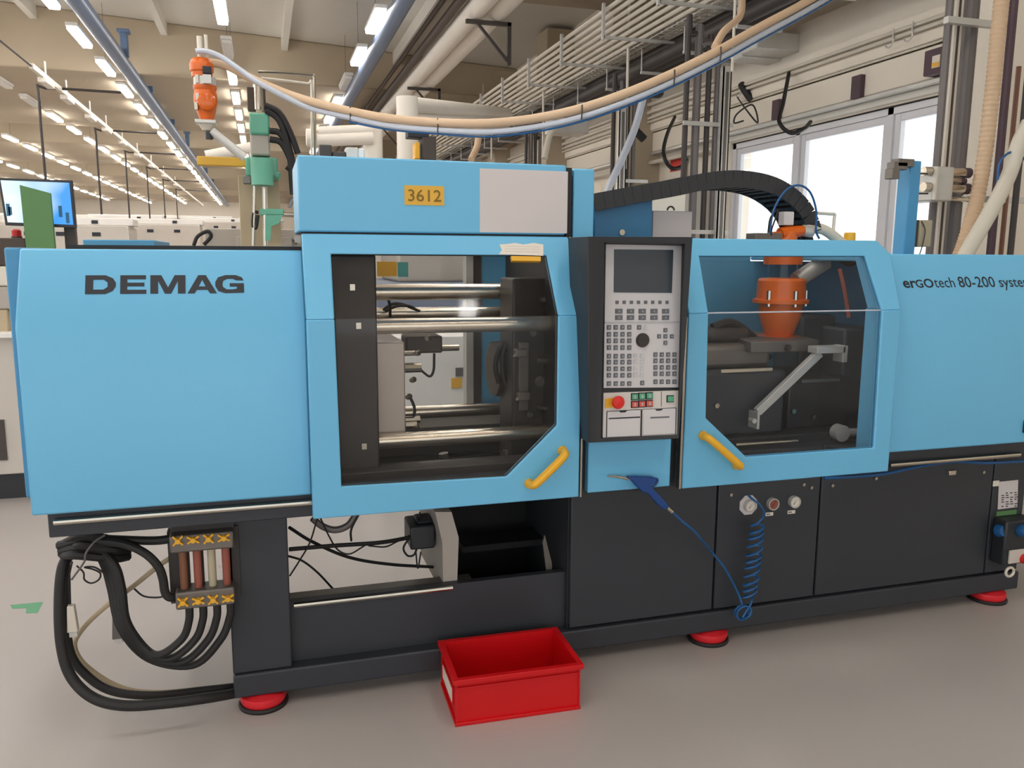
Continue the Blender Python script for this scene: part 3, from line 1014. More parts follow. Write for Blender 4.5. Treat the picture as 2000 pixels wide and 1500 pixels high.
# --- right door
xl, xr = P(1346, 610, Y=YD).x, P(1735, 922, Y=YD).x
zb = .708
h = [P(x, y, Y=YD) for x, y in ((1707, 875), (1458, 893), (1379, 817))]
hxr, hxl = P(1727, 606, Y=YD).x - .008, P(1384, 609, Y=YD).x
tp = [P(1366, 500, **DOOR), P(1690, 500, **DOOR)]
tr_, tr2 = P(1713, 470, **DOOR), P(1726, 495, **DOOR)
mb = MB()
mb.prism([(x, YD, z) for x, z in [(xl, zb), (xr, zb), (xr, zc), (hxr, zc), (h[0].x, h[0].z), (h[1].x, h[1].z), (h[2].x, h[2].z), (hxl, zc), (xl, zc)]], (0, .03, 0))
sheet(mb, [(xl, zc), (hxl, zc), (tp[0].x, tp[0].z), (tp[1].x, tp[1].z), (hxr, zc), (xr, zc), (tr2.x + .03, tr2.z), (tr_.x, tr_.z), (xl, tr_.z)], YD, zc)
rd = mb.build('right_door', 'blue_paint', M, bevel=.004)
mb = MB()
mb.prism([(x, YD + .012, z) for x, z in [(hxl - .02, zc), (h[2].x - .02, h[2].z - .01), (h[1].x - .01, h[1].z - .02), (h[0].x + .02, h[0].z - .02), (hxr + .012, zc)]], (0, .004, 0))
sheet(mb, [(hxl - .02, zc), (hxr + .012, zc), (tp[1].x + .015, tp[1].z + .015), (tp[0].x - .02, tp[0].z + .015)], YD + .012, zc, .004)
mb.build('window_pane', 'clear_door', rd)
MB().cyl((hxl, YD + .009, zc), (hxr, YD + .009, zc), .0028, n=6).build('pane_crease', 'clear_hose', rd)
mb = MB()
mb.tube([(p.x, YD + .012, p.z) for p in (V(hxr, 0, zc), h[0], h[1], h[2], V(hxl, 0, zc))], .003, 6)
mb.tube([(hxr, YD + .012, zc), tp[1] + V(0, .012, 0), tp[0] + V(0, .012, 0), (hxl, YD + .012, zc)], .003, 6)
mb.build('seal', 'blue_deep', rd)
handle(rd, (1372, 850), (1438, 908), .04)
MB().box(xl - .012, xl - .004, YD + .002, YD + .03, zb, 1.30).build('edge_strip', 'steel', rd)

# --- right cover
x0, x1 = xr + .006, 3.9
yt = lean(1.514, YC, 1.3)
prof = [(YC, .765), (YC, 1.300), (yt, 1.514), (3.45, 1.514), (3.45, 1.485), (yt + .02, 1.485), (YC + .03, 1.292), (YC + .03, .765)]
mb = MB()
mb.prism([(x0, y, z) for y, z in prof], (x1 - x0, 0, 0))
mb.prism([(x1 - .03, y, z) for y, z in [(YC + .03, .765), (YC + .03, 1.292), (yt + .02, 1.485), (3.45, 1.485), (3.45, .765)]], (.03, 0, 0))
rc = mb.build('right_cover', 'blue_paint', M, bevel=.006)
MB().box(x0 - .1, 3.7, 2.56, 2.70, .70, .765).build('guide_beam', 'dark_paint', M, bevel=.004)
a, b = P(1738, 907, Y=2.545), P(1985, 882, Y=2.545)
MB().cyl((a.x, 2.547, a.z - .003), (b.x + .02, 2.547, a.z - .003), .010, n=10).build('slide_rod', 'steel', M)
a, b = P(1996, 845, Y=YC), P(2006, 820, Y=YC)
MB().box(a.x, a.x + .06, YC - .012, YC, a.z, b.z).build('cover_catch', 'black_plastic', M, bevel=.003)
# model name on the leaning face
o = Lc(1765, 562)
hgt = (Lc(1765, 541) - o).length / .72
tx, ty, tz_ = text_mesh, ux, uz
a = text_mesh('model_name', 'er', 'ink', o, ux, uz, hgt * .92, rc, 1.12, .022)
def span(o_):
    return max((o_.matrix_world @ v.co).x for v in o_.data.vertices)
def xmax(ob):
    return WL[ob.name].x + max(v.co.x for v in ob.data.vertices)
g = text_mesh('model_name', 'G', 'ink', V(xmax(a) - .003, o.y, o.z), ux, uz, hgt * .72, rc, 1.1, .018)
g2 = text_mesh('model_name', 'O', 'ink', V(xmax(g) + .003, o.y, o.z), ux, uz, hgt * .80, rc, 1.12, .018)
g3 = text_mesh('model_name', 'tech', 'ink', V(xmax(g2) + .004, o.y, o.z), ux, uz, hgt * .95, rc, .92, .002)
g4 = text_mesh('model_name', '80-200', 'ink', V(xmax(g3) + .018, o.y, o.z), ux, uz, hgt, rc, .98, .006)
g5 = text_mesh('model_name', 'system', 'ink', V(xmax(g4) + .018, o.y, o.z), ux, uz, hgt * .98, rc, .95, .004)

# --- back of the machine: rear wall with an opening, bed, columns
mb = MB()
mb.box(1.14, 3.86, 3.42, 3.448, .77, 1.48)
mb.box(1.14, 2.2, 3.418, 3.45, 1.48, 1.572)
mb.build('rear_cover', 'blue_paint', M)
mb = MB()                                             # rear door frame behind the mould, blue
mb.box(.875, 1.02, 3.36, 3.42, .78, 1.56)
mb.box(.16, 1.02, 3.36, 3.42, 1.54, 1.58)
mb.build('rear_frame', 'blue_paint', M)
MB().box(.805, .835, 3.34, 3.40, .84, 1.54).box(.05, .835, 3.34, 3.40, .815, .84).build('rear_door_frame', 'galv', M)
MB().box(.835, .872, 3.35, 3.38, .84, 1.54).build('rear_door_stile', 'bracket', M)
MB().box(.05, .805, 3.37, 3.374, .84, 1.54).build('rear_pane', 'clear_door', M)
MB().box(-.05, 1.10, 3.385, 3.41, .66, .815).build('rear_lower_panel', 'cast_dark', M)
a = P(870, 803, Y=3.15)
MB().box(.3, 1.0, 3.26, 3.345, .80, .86).box(.55, .99, 3.24, 3.335, .86, .868).build('sill_plate', 'pipe_light', M)
MB().box(-.05, 1.30, 2.78, 3.36, .66, .685).build('bed_plate', 'cast_dark', M)
# dark bed under the mould space
MB().box(-.1, 1.35, 2.62, 2.72, .70, .80).box(-.1, 1.35, 3.2, 3.38, .70, .80).build('bed_rail', 'cast_dark', M, bevel=.004)
# moving platen and mould half on it
a, b = P(668, 700, Y=2.68), P(738, 700, Y=2.68)
MB().box(a.x - .1, b.x, 2.68, 3.30, .78, 1.50).build('moving_platen', 'cast_dark', M, bevel=.006)
for (x, y) in ((688, 561), (700, 636), (711, 871)):
    c = P(x, y, Y=2.68)
    MB().box(c.x - .008, c.x + .008, 2.672, 2.68, c.z - .010, c.z + .010).build('nameplate', 'steel', M)
a, b = P(737, 862, Y=2.78), P(790, 668, Y=2.78)
MB().box(a.x, b.x, 2.78, 3.15, a.z, b.z).build('mould_half', 'mould_grey', M, bevel=.004)
# ejector pieces, hoses and fittings on the mould
for (x, y, dx, dz) in ((806, 718, .03, .018), (800, 690, .022, .01), (804, 820, .03, .014), (802, 830, .02, .02)):
    c = P(x, y, Y=2.9)
    MB().cyl((c.x - dx, 2.9, c.z), (c.x + dx, 2.9, c.z), dz, n=10).build('fitting', 'steel', M)
MB().tube(pth([(816, 716, 2.9), (828, 728, 2.9), (840, 735, 2.9), (847, 722, 2.9), (848, 690, 2.9)], 5), .005, 6).build('mould_hose', 'black_rubber', M)
MB().tube(pth([(795, 770, 2.9), (803, 780, 2.9), (810, 800, 2.9), (806, 820, 2.9)], 5), .006, 6).build('mould_hose', 'black_rubber', M)
a, b = P(792, 690, Y=3.0), P(862, 655, Y=3.0)
MB().box(a.x, b.x, 2.98, 3.1, a.z, b.z).build('core_puller', 'brown_dark', M, bevel=.006)
a = P(850, 680, Y=3.0)
MB().cyl(a, a + V(.09, 0, 0), .012, n=10).build('core_rod', 'steel', M)
MB().tube(pth([(748, 606, 3.15), (765, 594, 3.15), (785, 594, 3.15), (805, 602, 3.15), (820, 608, 3.15)], 5), .006, 6).build('mould_hose', 'black_rubber', M)
MB().tube(pth([(752, 608, 3.12), (775, 598, 3.12), (800, 598, 3.12), (815, 607, 3.12)], 5), .006, 6).build('mould_hose', 'black_rubber', M)
# tie bars
for (y, Yb, r, x0_, x1_) in ((638, 2.75, .026, 740, 1100), (862, 2.75, .026, 740, 1100), (613, 3.2, .024, 745, 1100), (806, 3.2, .026, 800, 1100), (571, 3.0, .030, 720, 1080)):
    a = P(x0_, y, Y=Yb)
    MB().cyl((a.x - .05, Yb, a.z), (1.12, Yb, a.z), r, n=18).build('tie_bar', 'brushed', M)
a, b = P(948, 916, Y=2.72), P(1040, 908, Y=2.72)
MB().cyl(a, b, .008, n=8).build('spray_rod', 'steel', M)
for (x0_, y0_, x1_, y1_) in ((866, 885, 874, 935), (990, 880, 986, 905)):
    a, b = P(x0_, y0_, Y=2.85), P(x1_, y1_, Y=2.85)
    MB().cyl(a, b, .018, n=10).build('bed_post', 'dull_steel', M)
# fixed platen with clamps, ring, hoses
a, b = P(1000, 870, Y=2.8), P(1110, 560, Y=2.8)
MB().box(a.x, 1.14, 2.8, 2.97, .70, 1.42).build('fixed_platen', 'cast_dark', M, bevel=.008)
c = P(972, 720, Y=3.0)
MB().lathe([(.03, -.09), (.105, -.09), (.11, -.03), (.11, .02), (.03, .02)], (c.x + .07, 3.0, c.z), 24, (1, 0, 0)).build('locating_ring', 'brown_dark', M)
for (x, y) in ((1015, 688), (1020, 772)):
    c = P(x, y, Y=2.79)
    MB().box(c.x - .022, c.x + .022, 2.76, 2.80, c.z - .014, c.z + .014).cyl((c.x - .03, 2.77, c.z - .015), (c.x + .01, 2.77, c.z + .012), .007, n=8).build('mould_clamp', 'dull_steel', M, bevel=.003)
for (x, y) in ((1073, 707), (1072, 800)):
    c = P(x, y, Y=2.77)
    MB().cyl((c.x - .05, 2.77, c.z + .012), (c.x + .035, 2.77, c.z - .01), .012, n=10).build('clamp_bolt', 'steel', M)
for q in ([(985, 668, 2.9), (972, 690, 2.9), (968, 720, 2.9), (975, 748, 2.9)], [(995, 665, 2.88), (983, 690, 2.88), (982, 725, 2.88), (988, 752, 2.88)]):
    MB().tube(pth(q, 5), .010, 8).build('water_hose', 'black_rubber', M)
for (x, y, r) in ((1040, 650, .016), (1055, 745, .02), (1035, 810, .012), (1060, 585, .014), (1075, 650, .01)):
    c = P(x, y, Y=2.80)
    MB().lathe([(0, -.012), (r * .7, -.012), (r, -.004), (r, .004), (0, .004)], c, 12, (0, 1, 0)).build('socket_screw', 'dull_steel', M)
a, b = P(1012, 668, Y=2.8), P(1030, 800, Y=2.8)
MB().box(a.x, b.x, 2.786, 2.802, b.z, a.z).build('clamp_rail', 'dull_steel', M, bevel=.002)
for q in ([(742, 560, 3.1), (760, 590, 3.1), (762, 620, 3.1)], [(990, 640, 2.84), (1010, 648, 2.82), (1030, 640, 2.82), (1050, 655, 2.82)]):
    MB().tube(pth(q, 5), .006, 6).build('mould_hose', 'black_rubber', M)
for (x, y) in ((815, 690), (836, 660), (806, 742), (798, 775), (812, 835)):
    c = P(x, y, Y=2.88)
    MB().lathe([(0, -.014), (.008, -.014), (.011, -.004), (.011, .012), (0, .012)], c, 8, (.6, 1, 0)).build('fitting', 'brushed', M)
# chute sheet, blue, under the mould
mb = MB()
q = [P(x, y, Y=2.95) for x, y in ((1000, 882), (1080, 800), (1090, 930), (980, 930))]
mb.prism(q, (0, .01, 0))
mb.build('chute_sheet', 'air_blue', M)
# rear upper guard with stickers
MB().box(.12, .96, 3.30, 3.33, 1.545, 1.57).build('rear_guard', 'galv', M)
for (x0_, x1_, y0_, y1_, m) in ((737, 775, 511, 540, 'yellow'), (777, 797, 512, 541, 'teal_print')):
    a, b = P(x0_, y1_, Y=3.295), P(x1_, y0_, Y=3.295)
    MB().box(a.x, b.x, 3.294, 3.30, a.z, b.z).build('sticker', m, M)

# --- dropping chute below the mould space
a, b = P(864, 1160, Y=2.75), P(893, 1000, Y=2.66)
mb = MB()
q = [P(850, 1000, Y=2.74), P(882, 1000, Y=2.74), P(896, 1050, Y=2.74), P(892, 1165, Y=2.74), P(866, 1165, Y=2.74), P(864, 1060, Y=2.74)]
mb.prism(q, (0, .45, 0))
mb.build('chute_side', 'machine_grey', M)
a, b = P(884, 1170, Y=2.9), P(1112, 1000, Y=2.9)
MB().box(a.x + .02, BX, 3.2, 3.22, ZS, .69).box(a.x, BX, 2.76, 3.2, ZS, ZS + .02).box(a.x + .02, BX, 2.8, 3.2, .66, .684).build('chute_back', 'shade_black', M)  # black box, the cavity's shade put into its colour
a, b = P(905, 1080, Y=2.95), P(1070, 1052, Y=2.95)
MB().box(a.x, b.x, 2.95, 3.1, a.z, b.z).build('cross_member', 'shade_black', M)  # coloured near-black to sink into the painted shade of the cavity
mb = MB()
q = [P(1064, 1045, Y=2.75), P(1078, 1100, Y=2.75), P(1078, 1150, Y=2.75), P(1072, 1150, Y=2.75), P(1060, 1060, Y=2.75)]
mb.prism(q, (0, .01, 0))
mb.build('guide_plate', 'dull_steel', M)
a = P(1082, 1130, Y=2.72)
MB().cyl(a, a + V(.03, 0, 0), .009, n=10).build('pin', 'steel', M)
# plug block with wires
a, b = P(800, 1072, Y=2.86), P(848, 1022, Y=2.86)
MB().box(a.x, b.x, 2.84, 2.98, a.z, b.z).box(a.x + .03, b.x - .005, 2.86, 2.95, b.z, b.z + .015).build('plug_block', 'black_plastic', M, bevel=.008)

# --- injection bay behind the right door
MB().box(1.24, 2.75, 2.74, 3.34, .72, .80).build('injection_bed', 'black_plastic', M, bevel=.004)


def bay(name, x0, y0, x1, y1, Y, dep, m, bev=.01, zb=None):
    a, b = P(x0, y1, Y=Y), P(x1, y0, Y=Y)
    return MB().box(a.x, b.x, Y, Y + dep, a.z if zb is None else zb, b.z).build(name, m, M, bevel=bev)


bay('barrel_cover', 1360, 722, 1536, 880, 2.78, .5, 'dark_paint', .012, .80)
bay('barrel_top', 1360, 672, 1508, 723, 2.86, .35, 'dull_steel', .02)
bay('barrel_shield', 1380, 640, 1470, 676, 2.95, .2, 'cast_dark', .03)
bay('drive_housing', 1534, 738, 1664, 880, 2.84, .4, 'black_plastic', .008, .80)
bay('motor_housing', 1560, 616, 1634, 745, 3.14, .2, 'machine_dark', .012)
bay('motor_housing', 1636, 640, 1720, 860, 2.98, .3, 'machine_dark', .012, .80)
a, b = P(1466, 690, Y=2.80), P(1600, 664, Y=2.80)
q = [(a.x, 2.80), (b.x, 2.80), (b.x + .12, 3.2), (a.x + .1, 3.2)]
MB().prism([(x, y, a.z) for x, y in q], (0, 0, b.z - a.z)).build('hopper_plate', 'dull_steel', M, bevel=.004)
MB().lathe([(0, -.012), (.014, -.012), (.014, .004), (0, .004)], P(1537, 679, Y=2.80), 12, (0, 1, 0)).build('plate_screw', 'cast_dark', M)
for (x0_, x1_, y_) in ((1408, 1508, 725), (1565, 1640, 745)):
    a, b = P(x0_, y_, Y=2.775), P(x1_, y_, Y=2.775)
    MB().box(a.x, b.x, 2.772, 2.78, a.z - .006, a.z + .006).build('edge_trim', 'brushed', M)
a, b = P(1436, 869, Y=2.7), P(1540, 862, Y=2.7)
MB().cyl((a.x, 2.7, a.z), (b.x + .04, 2.7, a.z), .008, n=10).build('bed_rod', 'steel', M)
# diagonal aluminium strut and its arm
a, b = P(1482, 806, Y=2.72), P(1604, 690, Y=2.72)
d = (b - a).normalized()
n_ = V(-d.z, 0, d.x) * .016
mb = MB()
mb.prism([a - n_, a + n_, b + n_, b - n_], (0, .025, 0))
mb.build('diagonal_strut', 'galv', M, bevel=.002)
a, b = P(1590, 684, Y=2.72), P(1646, 676, Y=2.72)
MB().box(a.x, b.x, 2.70, 2.76, a.z - .012, a.z + .014).box(b.x - .012, b.x + .01, 2.70, 2.76, a.z - .05, a.z + .016).build('strut_arm', 'galv', M, bevel=.002)
a = P(1478, 820, Y=2.71)
MB().box(a.x - .004, a.x + .006, 2.70, 2.76, a.z - .035, a.z + .03).lathe([(0, -.02), (.010, -.02), (.010, .01)], a + V(-.022, 0, 0), 10, (0, 1, 0)).build('strut_foot', 'galv', M)
for (x, y) in ((1399, 792), (1549, 803), (1588, 814)):
    c = P(x, y, Y=2.775)
    MB().lathe([(0, -.008), (.010, -.008), (.010, .006)], c, 10, (0, 1, 0)).build('cap_screw', 'steel', M)
c = P(1640, 845, Y=2.72)
MB().lathe([(.026, -.02), (.034, -.02), (.034, .02), (.026, .02)], c, 20, (0, 1, 0)).cyl(c + V(.03, 0, 0), c + V(.13, 0, -.005), .016, n=10).build('hose_clamp', 'galv', M)
# inner blue side wall of the right bay
bx_ = P(1727, 610, Y=2.48).x
MB().box(bx_ + .002, bx_ + .012, 2.485, 2.58, .74, 1.31).hexa([(bx_ + .002, 2.485, 1.312), (bx_ + .012, 2.485, 1.312), (bx_ + .012, 2.60, 1.52), (bx_ + .002, 2.60, 1.52), (bx_ + .002, 2.57, 1.312), (bx_ + .012, 2.57, 1.312), (bx_ + .012, 2.66, 1.50), (bx_ + .002, 2.66, 1.50)]).build('bay_side', 'blue_paint', M)
# black cable runs on the bed
MB().tube(pth([(1600, 500, 3.1), (1640, 505, 3.0), (1660, 512, 2.95), (1685, 500, 2.9)], 5), .018, 8).build('bay_hose', 'black_rubber', M)
MB().tube(pth([(1392, 640, 3.0), (1430, 632, 3.0), (1470, 660, 3.0), (1500, 700, 3.0)], 5), .02, 8).build('bay_hose', 'black_rubber', M)
MB().tube(pth([(1640, 525, 2.8), (1650, 570, 2.78), (1658, 620, 2.76)], 5), .008, 8).build('bay_hose', 'rose_tube', M)

# --- material hopper (orange) standing on the plate
hx = P(1524, 600, Y=3.0).x
z1, z2, z3, z4, z5, z6 = [P(1530, y, Y=3.0).z for y in (655, 610, 590, 548, 520, 500)]
hop = MB().lathe([(.0, z1), (.056, z1), (.062, z1 + .012), (.088, z2 - .01), (.09, z3 - .005), (.115, z3 - .003), (.115, z3 + .012), (.10, z3 + .016), (.098, z4), (.09, z4 + .01), (.06, z4 + .012), (0, z4 + .012)], (hx, 3.0, 0), 32)
hp = hop.build('hopper', 'orange', M)
MB().lathe([(.0, z4 + .012), (.06, z4 + .012), (.06, z6 - .035), (.0, z6 - .035)], (hx, 3.0, 0), 24).build('sight_glass', 'clear_door', hp)
MB().lathe([(0, z6 - .035), (.078, z6 - .035), (.08, z6), (.06, z6 + .004), (.05, z6 + .10), (0, z6 + .10)], (hx, 3.0, 0), 24).build('hopper_flange', 'orange', hp)
MB().lathe([(0, z1 - .018), (.09, z1 - .018), (.09, z1), (0, z1)], (hx, 3.0, 0), 24).build('hopper_base', 'orange', hp)
for k in range(3):
    an = -PI / 2 + (k - 1) * 1.1
    MB().cyl((hx + .1 * math.cos(an), 3.0 + .1 * math.sin(an), z3 - .015), (hx + .1 * math.cos(an), 3.0 + .1 * math.sin(an), z3 + .05), .010, n=8).build('hopper_latch', 'steel', hp)
c = V(hx + .15, 3.0, z4 + .03)
MB().cyl(c + V(-.08, 0, -.03), c + V(.06, 0, .05), .035, n=14).build('suction_stub', 'galv', hp)

# gauges on the base
a = P(1461, 986, Y=YB)
gp = MB().prism([a + V(.041 * math.cos(PI / 8 + k * PI / 4), -.004, .041 * math.sin(PI / 8 + k * PI / 4)) * 1.0 for k in range(8)], (0, .004, 0)).build('gauge_plate', 'white_sheet', M)
for (x, y, m, lab) in ((1461, 986, 'paper', 'white pressure gauge on octagonal plate'), (1507, 983, 'rose_tube', 'gauge with dark red dial'), (1549, 979, 'paper', 'white pressure gauge')):
    c = P(x, y, Y=YB) + V(0, -.004 if x == 1461 else 0, 0)
    g = MB().lathe([(.0, -.012), (.0195, -.012), (.020, -.018), (.0235, -.018), (.0245, -.004), (.0245, 0.002), (0, .002)], c, 24, (0, 1, 0)).build('gauge', 'galv', M, label=lab)
    MB().lathe([(0, -.0135), (.0195, -.0135), (.0195, -.0118), (0, -.0118)], c, 24, (0, 1, 0)).build('dial', m, g)
    MB().prism([c + V(-.007, -.0142, -.008), c + V(-.005, -.0142, -.010), c + V(.008, -.0142, .011)], (0, -.0004, 0)).build('pointer', 'ink', g)
for (x, y) in ((1503, 1004), (1546, 1000)):
    a, b = P(x - 8, y + 4, Y=YB), P(x + 7, y - 4, Y=YB)
    q = MB().box(a.x, b.x, YB - .0015, YB, a.z, b.z).build('gauge_label', 'paper', M)
    for k in range(2):
        MB().box(a.x + .004 + k * .008, a.x + .009 + k * .008, YB - .002, YB - .0015, a.z + .004, b.z - .004).build('label_print', 'ink', q)
# label sheet on the right end of the base
pts = [P(x, y, Y=YB) for x, y in ((1948, 995), (1986, 990), (1988, 937), (1950, 941), (1950, 950))]
q = MB().prism([p + V(0, -.001, 0) for p in pts], (0, -.001, 0)).build('label_sheet', 'white_sheet', M)
a, b = P(1938, 950, Y=YB), P(1951, 938, Y=YB)
MB().box(a.x, b.x, YB - .0025, YB - .001, a.z, b.z).build('label_tab', 'paper', q)
for r_ in range(7):
    for c_ in range(4):
        x, y = 1955 + c_ * 8.5, 962 + r_ * 4.3 - c_ * .4
        a, b = P(x, y + 2.2, Y=YB), P(x + 4 + (r_ * 7 + c_ * 3) % 3, y, Y=YB)
        if (r_ + c_ * 2) % 5:
            MB().box(a.x, b.x, YB - .0032, YB - .002, a.z, b.z).build('label_print', 'ink', q)
a, b = P(1945, 1008, Y=YB), P(1985, 995, Y=YB)
MB().box(a.x, b.x, YB - .0025, YB - .001, a.z, b.z).build('green_label', 'dull_green', M)
# socket box
a, b = P(1958, 1106, Y=2.6), P(2014, 1014, Y=2.6)
sb = MB().box(a.x, b.x + .05, 2.6, YB, a.z, b.z).build('socket_box', 'black_plastic', M, bevel=.008)
for (x, y) in ((1950, 1036), (1994, 1036)):
    c = P(x, y, Y=2.6 if x > 1960 else 2.64)
    MB().lathe([(0, -.03), (.022, -.03), (.026, -.022), (.028, 0), (0, 0)], c, 20, (0, 1, -.25)).build('socket_cap', 'hose_blue', sb)
a, b = P(1971, 1102, Y=2.59), P(2005, 1072, Y=2.59)
MB().box(a.x, b.x + .02, 2.59, 2.6, a.z, b.z).build('socket_plate', 'cabinet_white', sb, bevel=.003)
c = P(1999, 1091, Y=2.59)
MB().lathe([(0, -.02), (.02, -.02), (.022, 0), (0, 0)], c, 16, (0, 1, 0)).build('main_switch', 'red', sb)
c = P(1972, 1117, Y=2.6)
MB().tube([c + V(.022 * math.cos(t * PI / 6), 0, .02 * math.sin(t * PI / 6)) for t in range(13)], .006, 8).build('cable_gland', 'pipe_light', sb)

# cooling water manifold under the left cover
a, b = P(333, 1078, Y=2.62), P(456, 1036, Y=2.62)
up = MB().box(a.x, b.x, 2.60, 2.68, a.z, b.z + .005).build('water_manifold', 'dull_steel', M, bevel=.006)
MB().box(a.x, b.x, 2.64, 2.68, b.z, .70).build('mount_plate', 'cast_dark', up)
c, d = P(345, 1188, Y=2.62), P(458, 1142, Y=2.62)
lo = MB().box(c.x, d.x, 2.60, 2.68, c.z, d.z).build('manifold_block', 'dull_steel', up, bevel=.006)
MB().box(a.x - .012, a.x + .02, 2.66, 2.70, c.z, b.z).build('manifold_bracket', 'cast_dark', up)
MB().box(b.x - .02, b.x + .012, 2.66, 2.70, c.z, b.z).build('manifold_bracket', 'cast_dark', up)
for i, (x, m) in enumerate(((358, 'brown_tube'), (386, 'rose_tube'), (414, 'glass_tube'), (442, 'rose_tube'))):
    p = P(x, 1110, Y=2.63)
    MB().cyl((p.x, 2.635, d.z - .01), (p.x, 2.635, a.z + .01), .0125, n=12).build('sight_tube', m, up)
    if i != 2:
        MB().box(p.x - .004, p.x + .016, 2.66, 2.675, d.z, a.z).build('tube_guard', 'cast_dark', up)
for (xs, y0_) in (((347, 377, 407, 437), 1057), ((357, 387, 416, 445), 1177)):
    for i, x in enumerate(xs):
        p = P(x, y0_ - i * (2 if y0_ < 1100 else 2.5), Y=2.59)
        mb = MB()
        mb.lathe([(0, -.008), (.008, -.008), (.009, .012), (0, .012)], p, 10, (0, 1, 0))
        for k in range(4):
            an = PI / 4 + k * PI / 2 + .25 * (i % 2) * (1 if k % 2 else -1)
            dd = V(math.cos(an), 0, math.sin(an))
            pp = V(-math.sin(an), 0, math.cos(an)) * .0027
            mb.prism([p + dd * .004 - pp, p + dd * .004 + pp, p + dd * .020 + pp, p + dd * .020 - pp], (0, .009, 0))
        mb.build('valve_knob', 'yellow', up)

# ================================================================== loose things round the machine
# red crate: stacking rim, foot rim, ribs, label holder
c0, c1 = V(.528, 2.375, 0), V(.965, 2.362, 0)
ux_ = (c1 - c0).normalized()
uy_ = V(-ux_.y, ux_.x, 0)
Lx, Ly, Hh = .435, .285, .163
crate = thing('storage_crate', 'red plastic stacking crate standing empty on the floor before the machine', 'crate', c0 + ux_ * .215 + uy_ * .146)


def cb(mb, x0, x1, y0, y1, z0, z1):
    f = lambda x, y, z: c0 + ux_ * x + uy_ * y + V(0, 0, z)
    return mb.hexa([f(x0, y0, z0), f(x1, y0, z0), f(x1, y0, z1), f(x0, y0, z1), f(x0, y1, z0), f(x1, y1, z0), f(x1, y1, z1), f(x0, y1, z1)])


mb = MB()
i_ = .012
cb(mb, i_, Lx - i_, i_, Ly - i_, .004, .010)
for (x0, x1, y0, y1) in ((i_, Lx - i_, i_, i_ + .004), (i_, Lx - i_, Ly - i_ - .004, Ly - i_), (i_, i_ + .004, i_ + .004, Ly - i_ - .004), (Lx - i_ - .004, Lx - i_, i_ + .004, Ly - i_ - .004)):
    cb(mb, x0, x1, y0, y1, .004, Hh)
mb.build('crate_body', 'red_plastic', crate)
for nm, z0, z1, e in (('rim', Hh - .016, Hh, -.003), ('foot_rim', 0, .012, .004)):
    mb = MB()
    for (x0, x1, y0, y1) in ((e, Lx - e, e, i_ + .001), (e, Lx - e, Ly - i_ - .001, Ly - e), (e, i_ + .001, i_ + .001, Ly - i_ - .001), (Lx - i_ - .001, Lx - e, i_ + .001, Ly - i_ - .001)):
        cb(mb, x0, x1, y0, y1, z0, z1)
    mb.build(nm, 'red_plastic', crate, bevel=.0015)
for x in (i_ - .005, Lx - i_):
    for y in (i_ - .004, Ly - i_ - .004):
        mb = MB()
        cb(mb, x, x + .006, y, y + .008, .012, Hh - .014)
        mb.build('corner_rib', 'red_plastic', crate)
mb = MB()
cb(mb, .006, i_, .06, .24, .045, .108)
mb.build('label_holder', 'red_plastic', crate)
mb = MB()
cb(mb, .0045, .0062, .067, .233, .052, .098)
mb.build('paper_label', 'paper', crate)
mb = MB()
cb(mb, i_, Lx - i_, .006, i_, Hh - .034, Hh - .030)
mb.build('stacking_lip', 'red_plastic', crate)

# air blow gun and its coiled blue hose
g = thing('air_gun', 'blue air blow gun with metal nozzle hanging before the blue middle panel', 'air gun', P(1290, 965, Y=2.43))
YG = 2.435
MB().tube(pth([(1187, 930, YG), (1205, 931, YG), (1230, 936, YG)], 5), [.0035] * 5 + [.005] * 6, 8).build('nozzle', 'steel', g)
bp = [P(x, y, Y=YG - .011) for x, y in ((1226, 931), (1244, 931), (1276, 932), (1283, 935), (1283, 943), (1272, 950), (1278, 957), (1296, 975), (1309, 990), (1299, 997), (1284, 985), (1266, 964), (1256, 962), (1244, 950), (1234, 939))]
MB().prism(bp, (0, .022, 0)).build('gun_body', 'air_blue', g, bevel=.005, segs=3)
MB().tube(pth([(1270, 934, YG), (1284, 936, YG), (1281, 946, YG), (1268, 955, YG)], 4), .004, 8).build('trigger', 'air_blue', g)
MB().tube([P(1303, 991, Y=YG), P(1313, 1000, Y=YG)], .007, 10).build('swivel', 'steel', g)
pts = [(1312, 999, YG), (1332, 1018, YG + .02), (1358, 1040, YG + .04), (1388, 1076, 2.600), (1412, 1105, 2.610), (1428, 1132, 2.620), (1442, 1160, 2.620), (1450, 1182, 2.610)]
path = pth(pts, 6)
c = P(1450, 1196, Y=2.610)
R_ = .030
for k in range(1, 30):
    an = PI * .45 - k * .55
    path.append(c + V(R_ * math.cos(an), -.004 - .0012 * k + .02, R_ * math.sin(an) * .95 + (.0 if k < 22 else (k - 22) * .002)))
# coil climbing to the gauge
a, b = P(1462, 1176, Y=2.615), P(1480, 1018, Y=2.615)
turns, N = 11, 11 * 12
for k in range(N):
    t = k / N
    q = a.lerp(b, t)
    an = -PI / 2 + 2 * PI * turns * t
    rr = .026 + .006 * math.sin(t * PI)
    tt = t + .015 * math.sin(2 * PI * t * 3)
    q = a.lerp(b, min(1, max(0, tt)))
    path.append(q + V(rr * math.cos(an) * (1 if t > .04 else t / .04), .016 * math.sin(an), .0 + .006 * math.cos(an)))
path += pth([(1490, 1012, 2.615), (1492, 1000, 2.610), (1483, 985, 2.610), (1470, 975, 2.620), (1462, 968, 2.640)], 5)
tag(MB().tube(path, .0045, 6).build('coil_hose', 'hose_blue'), 'coiled blue air hose hanging from the gauge panel to the air gun', 'hose')
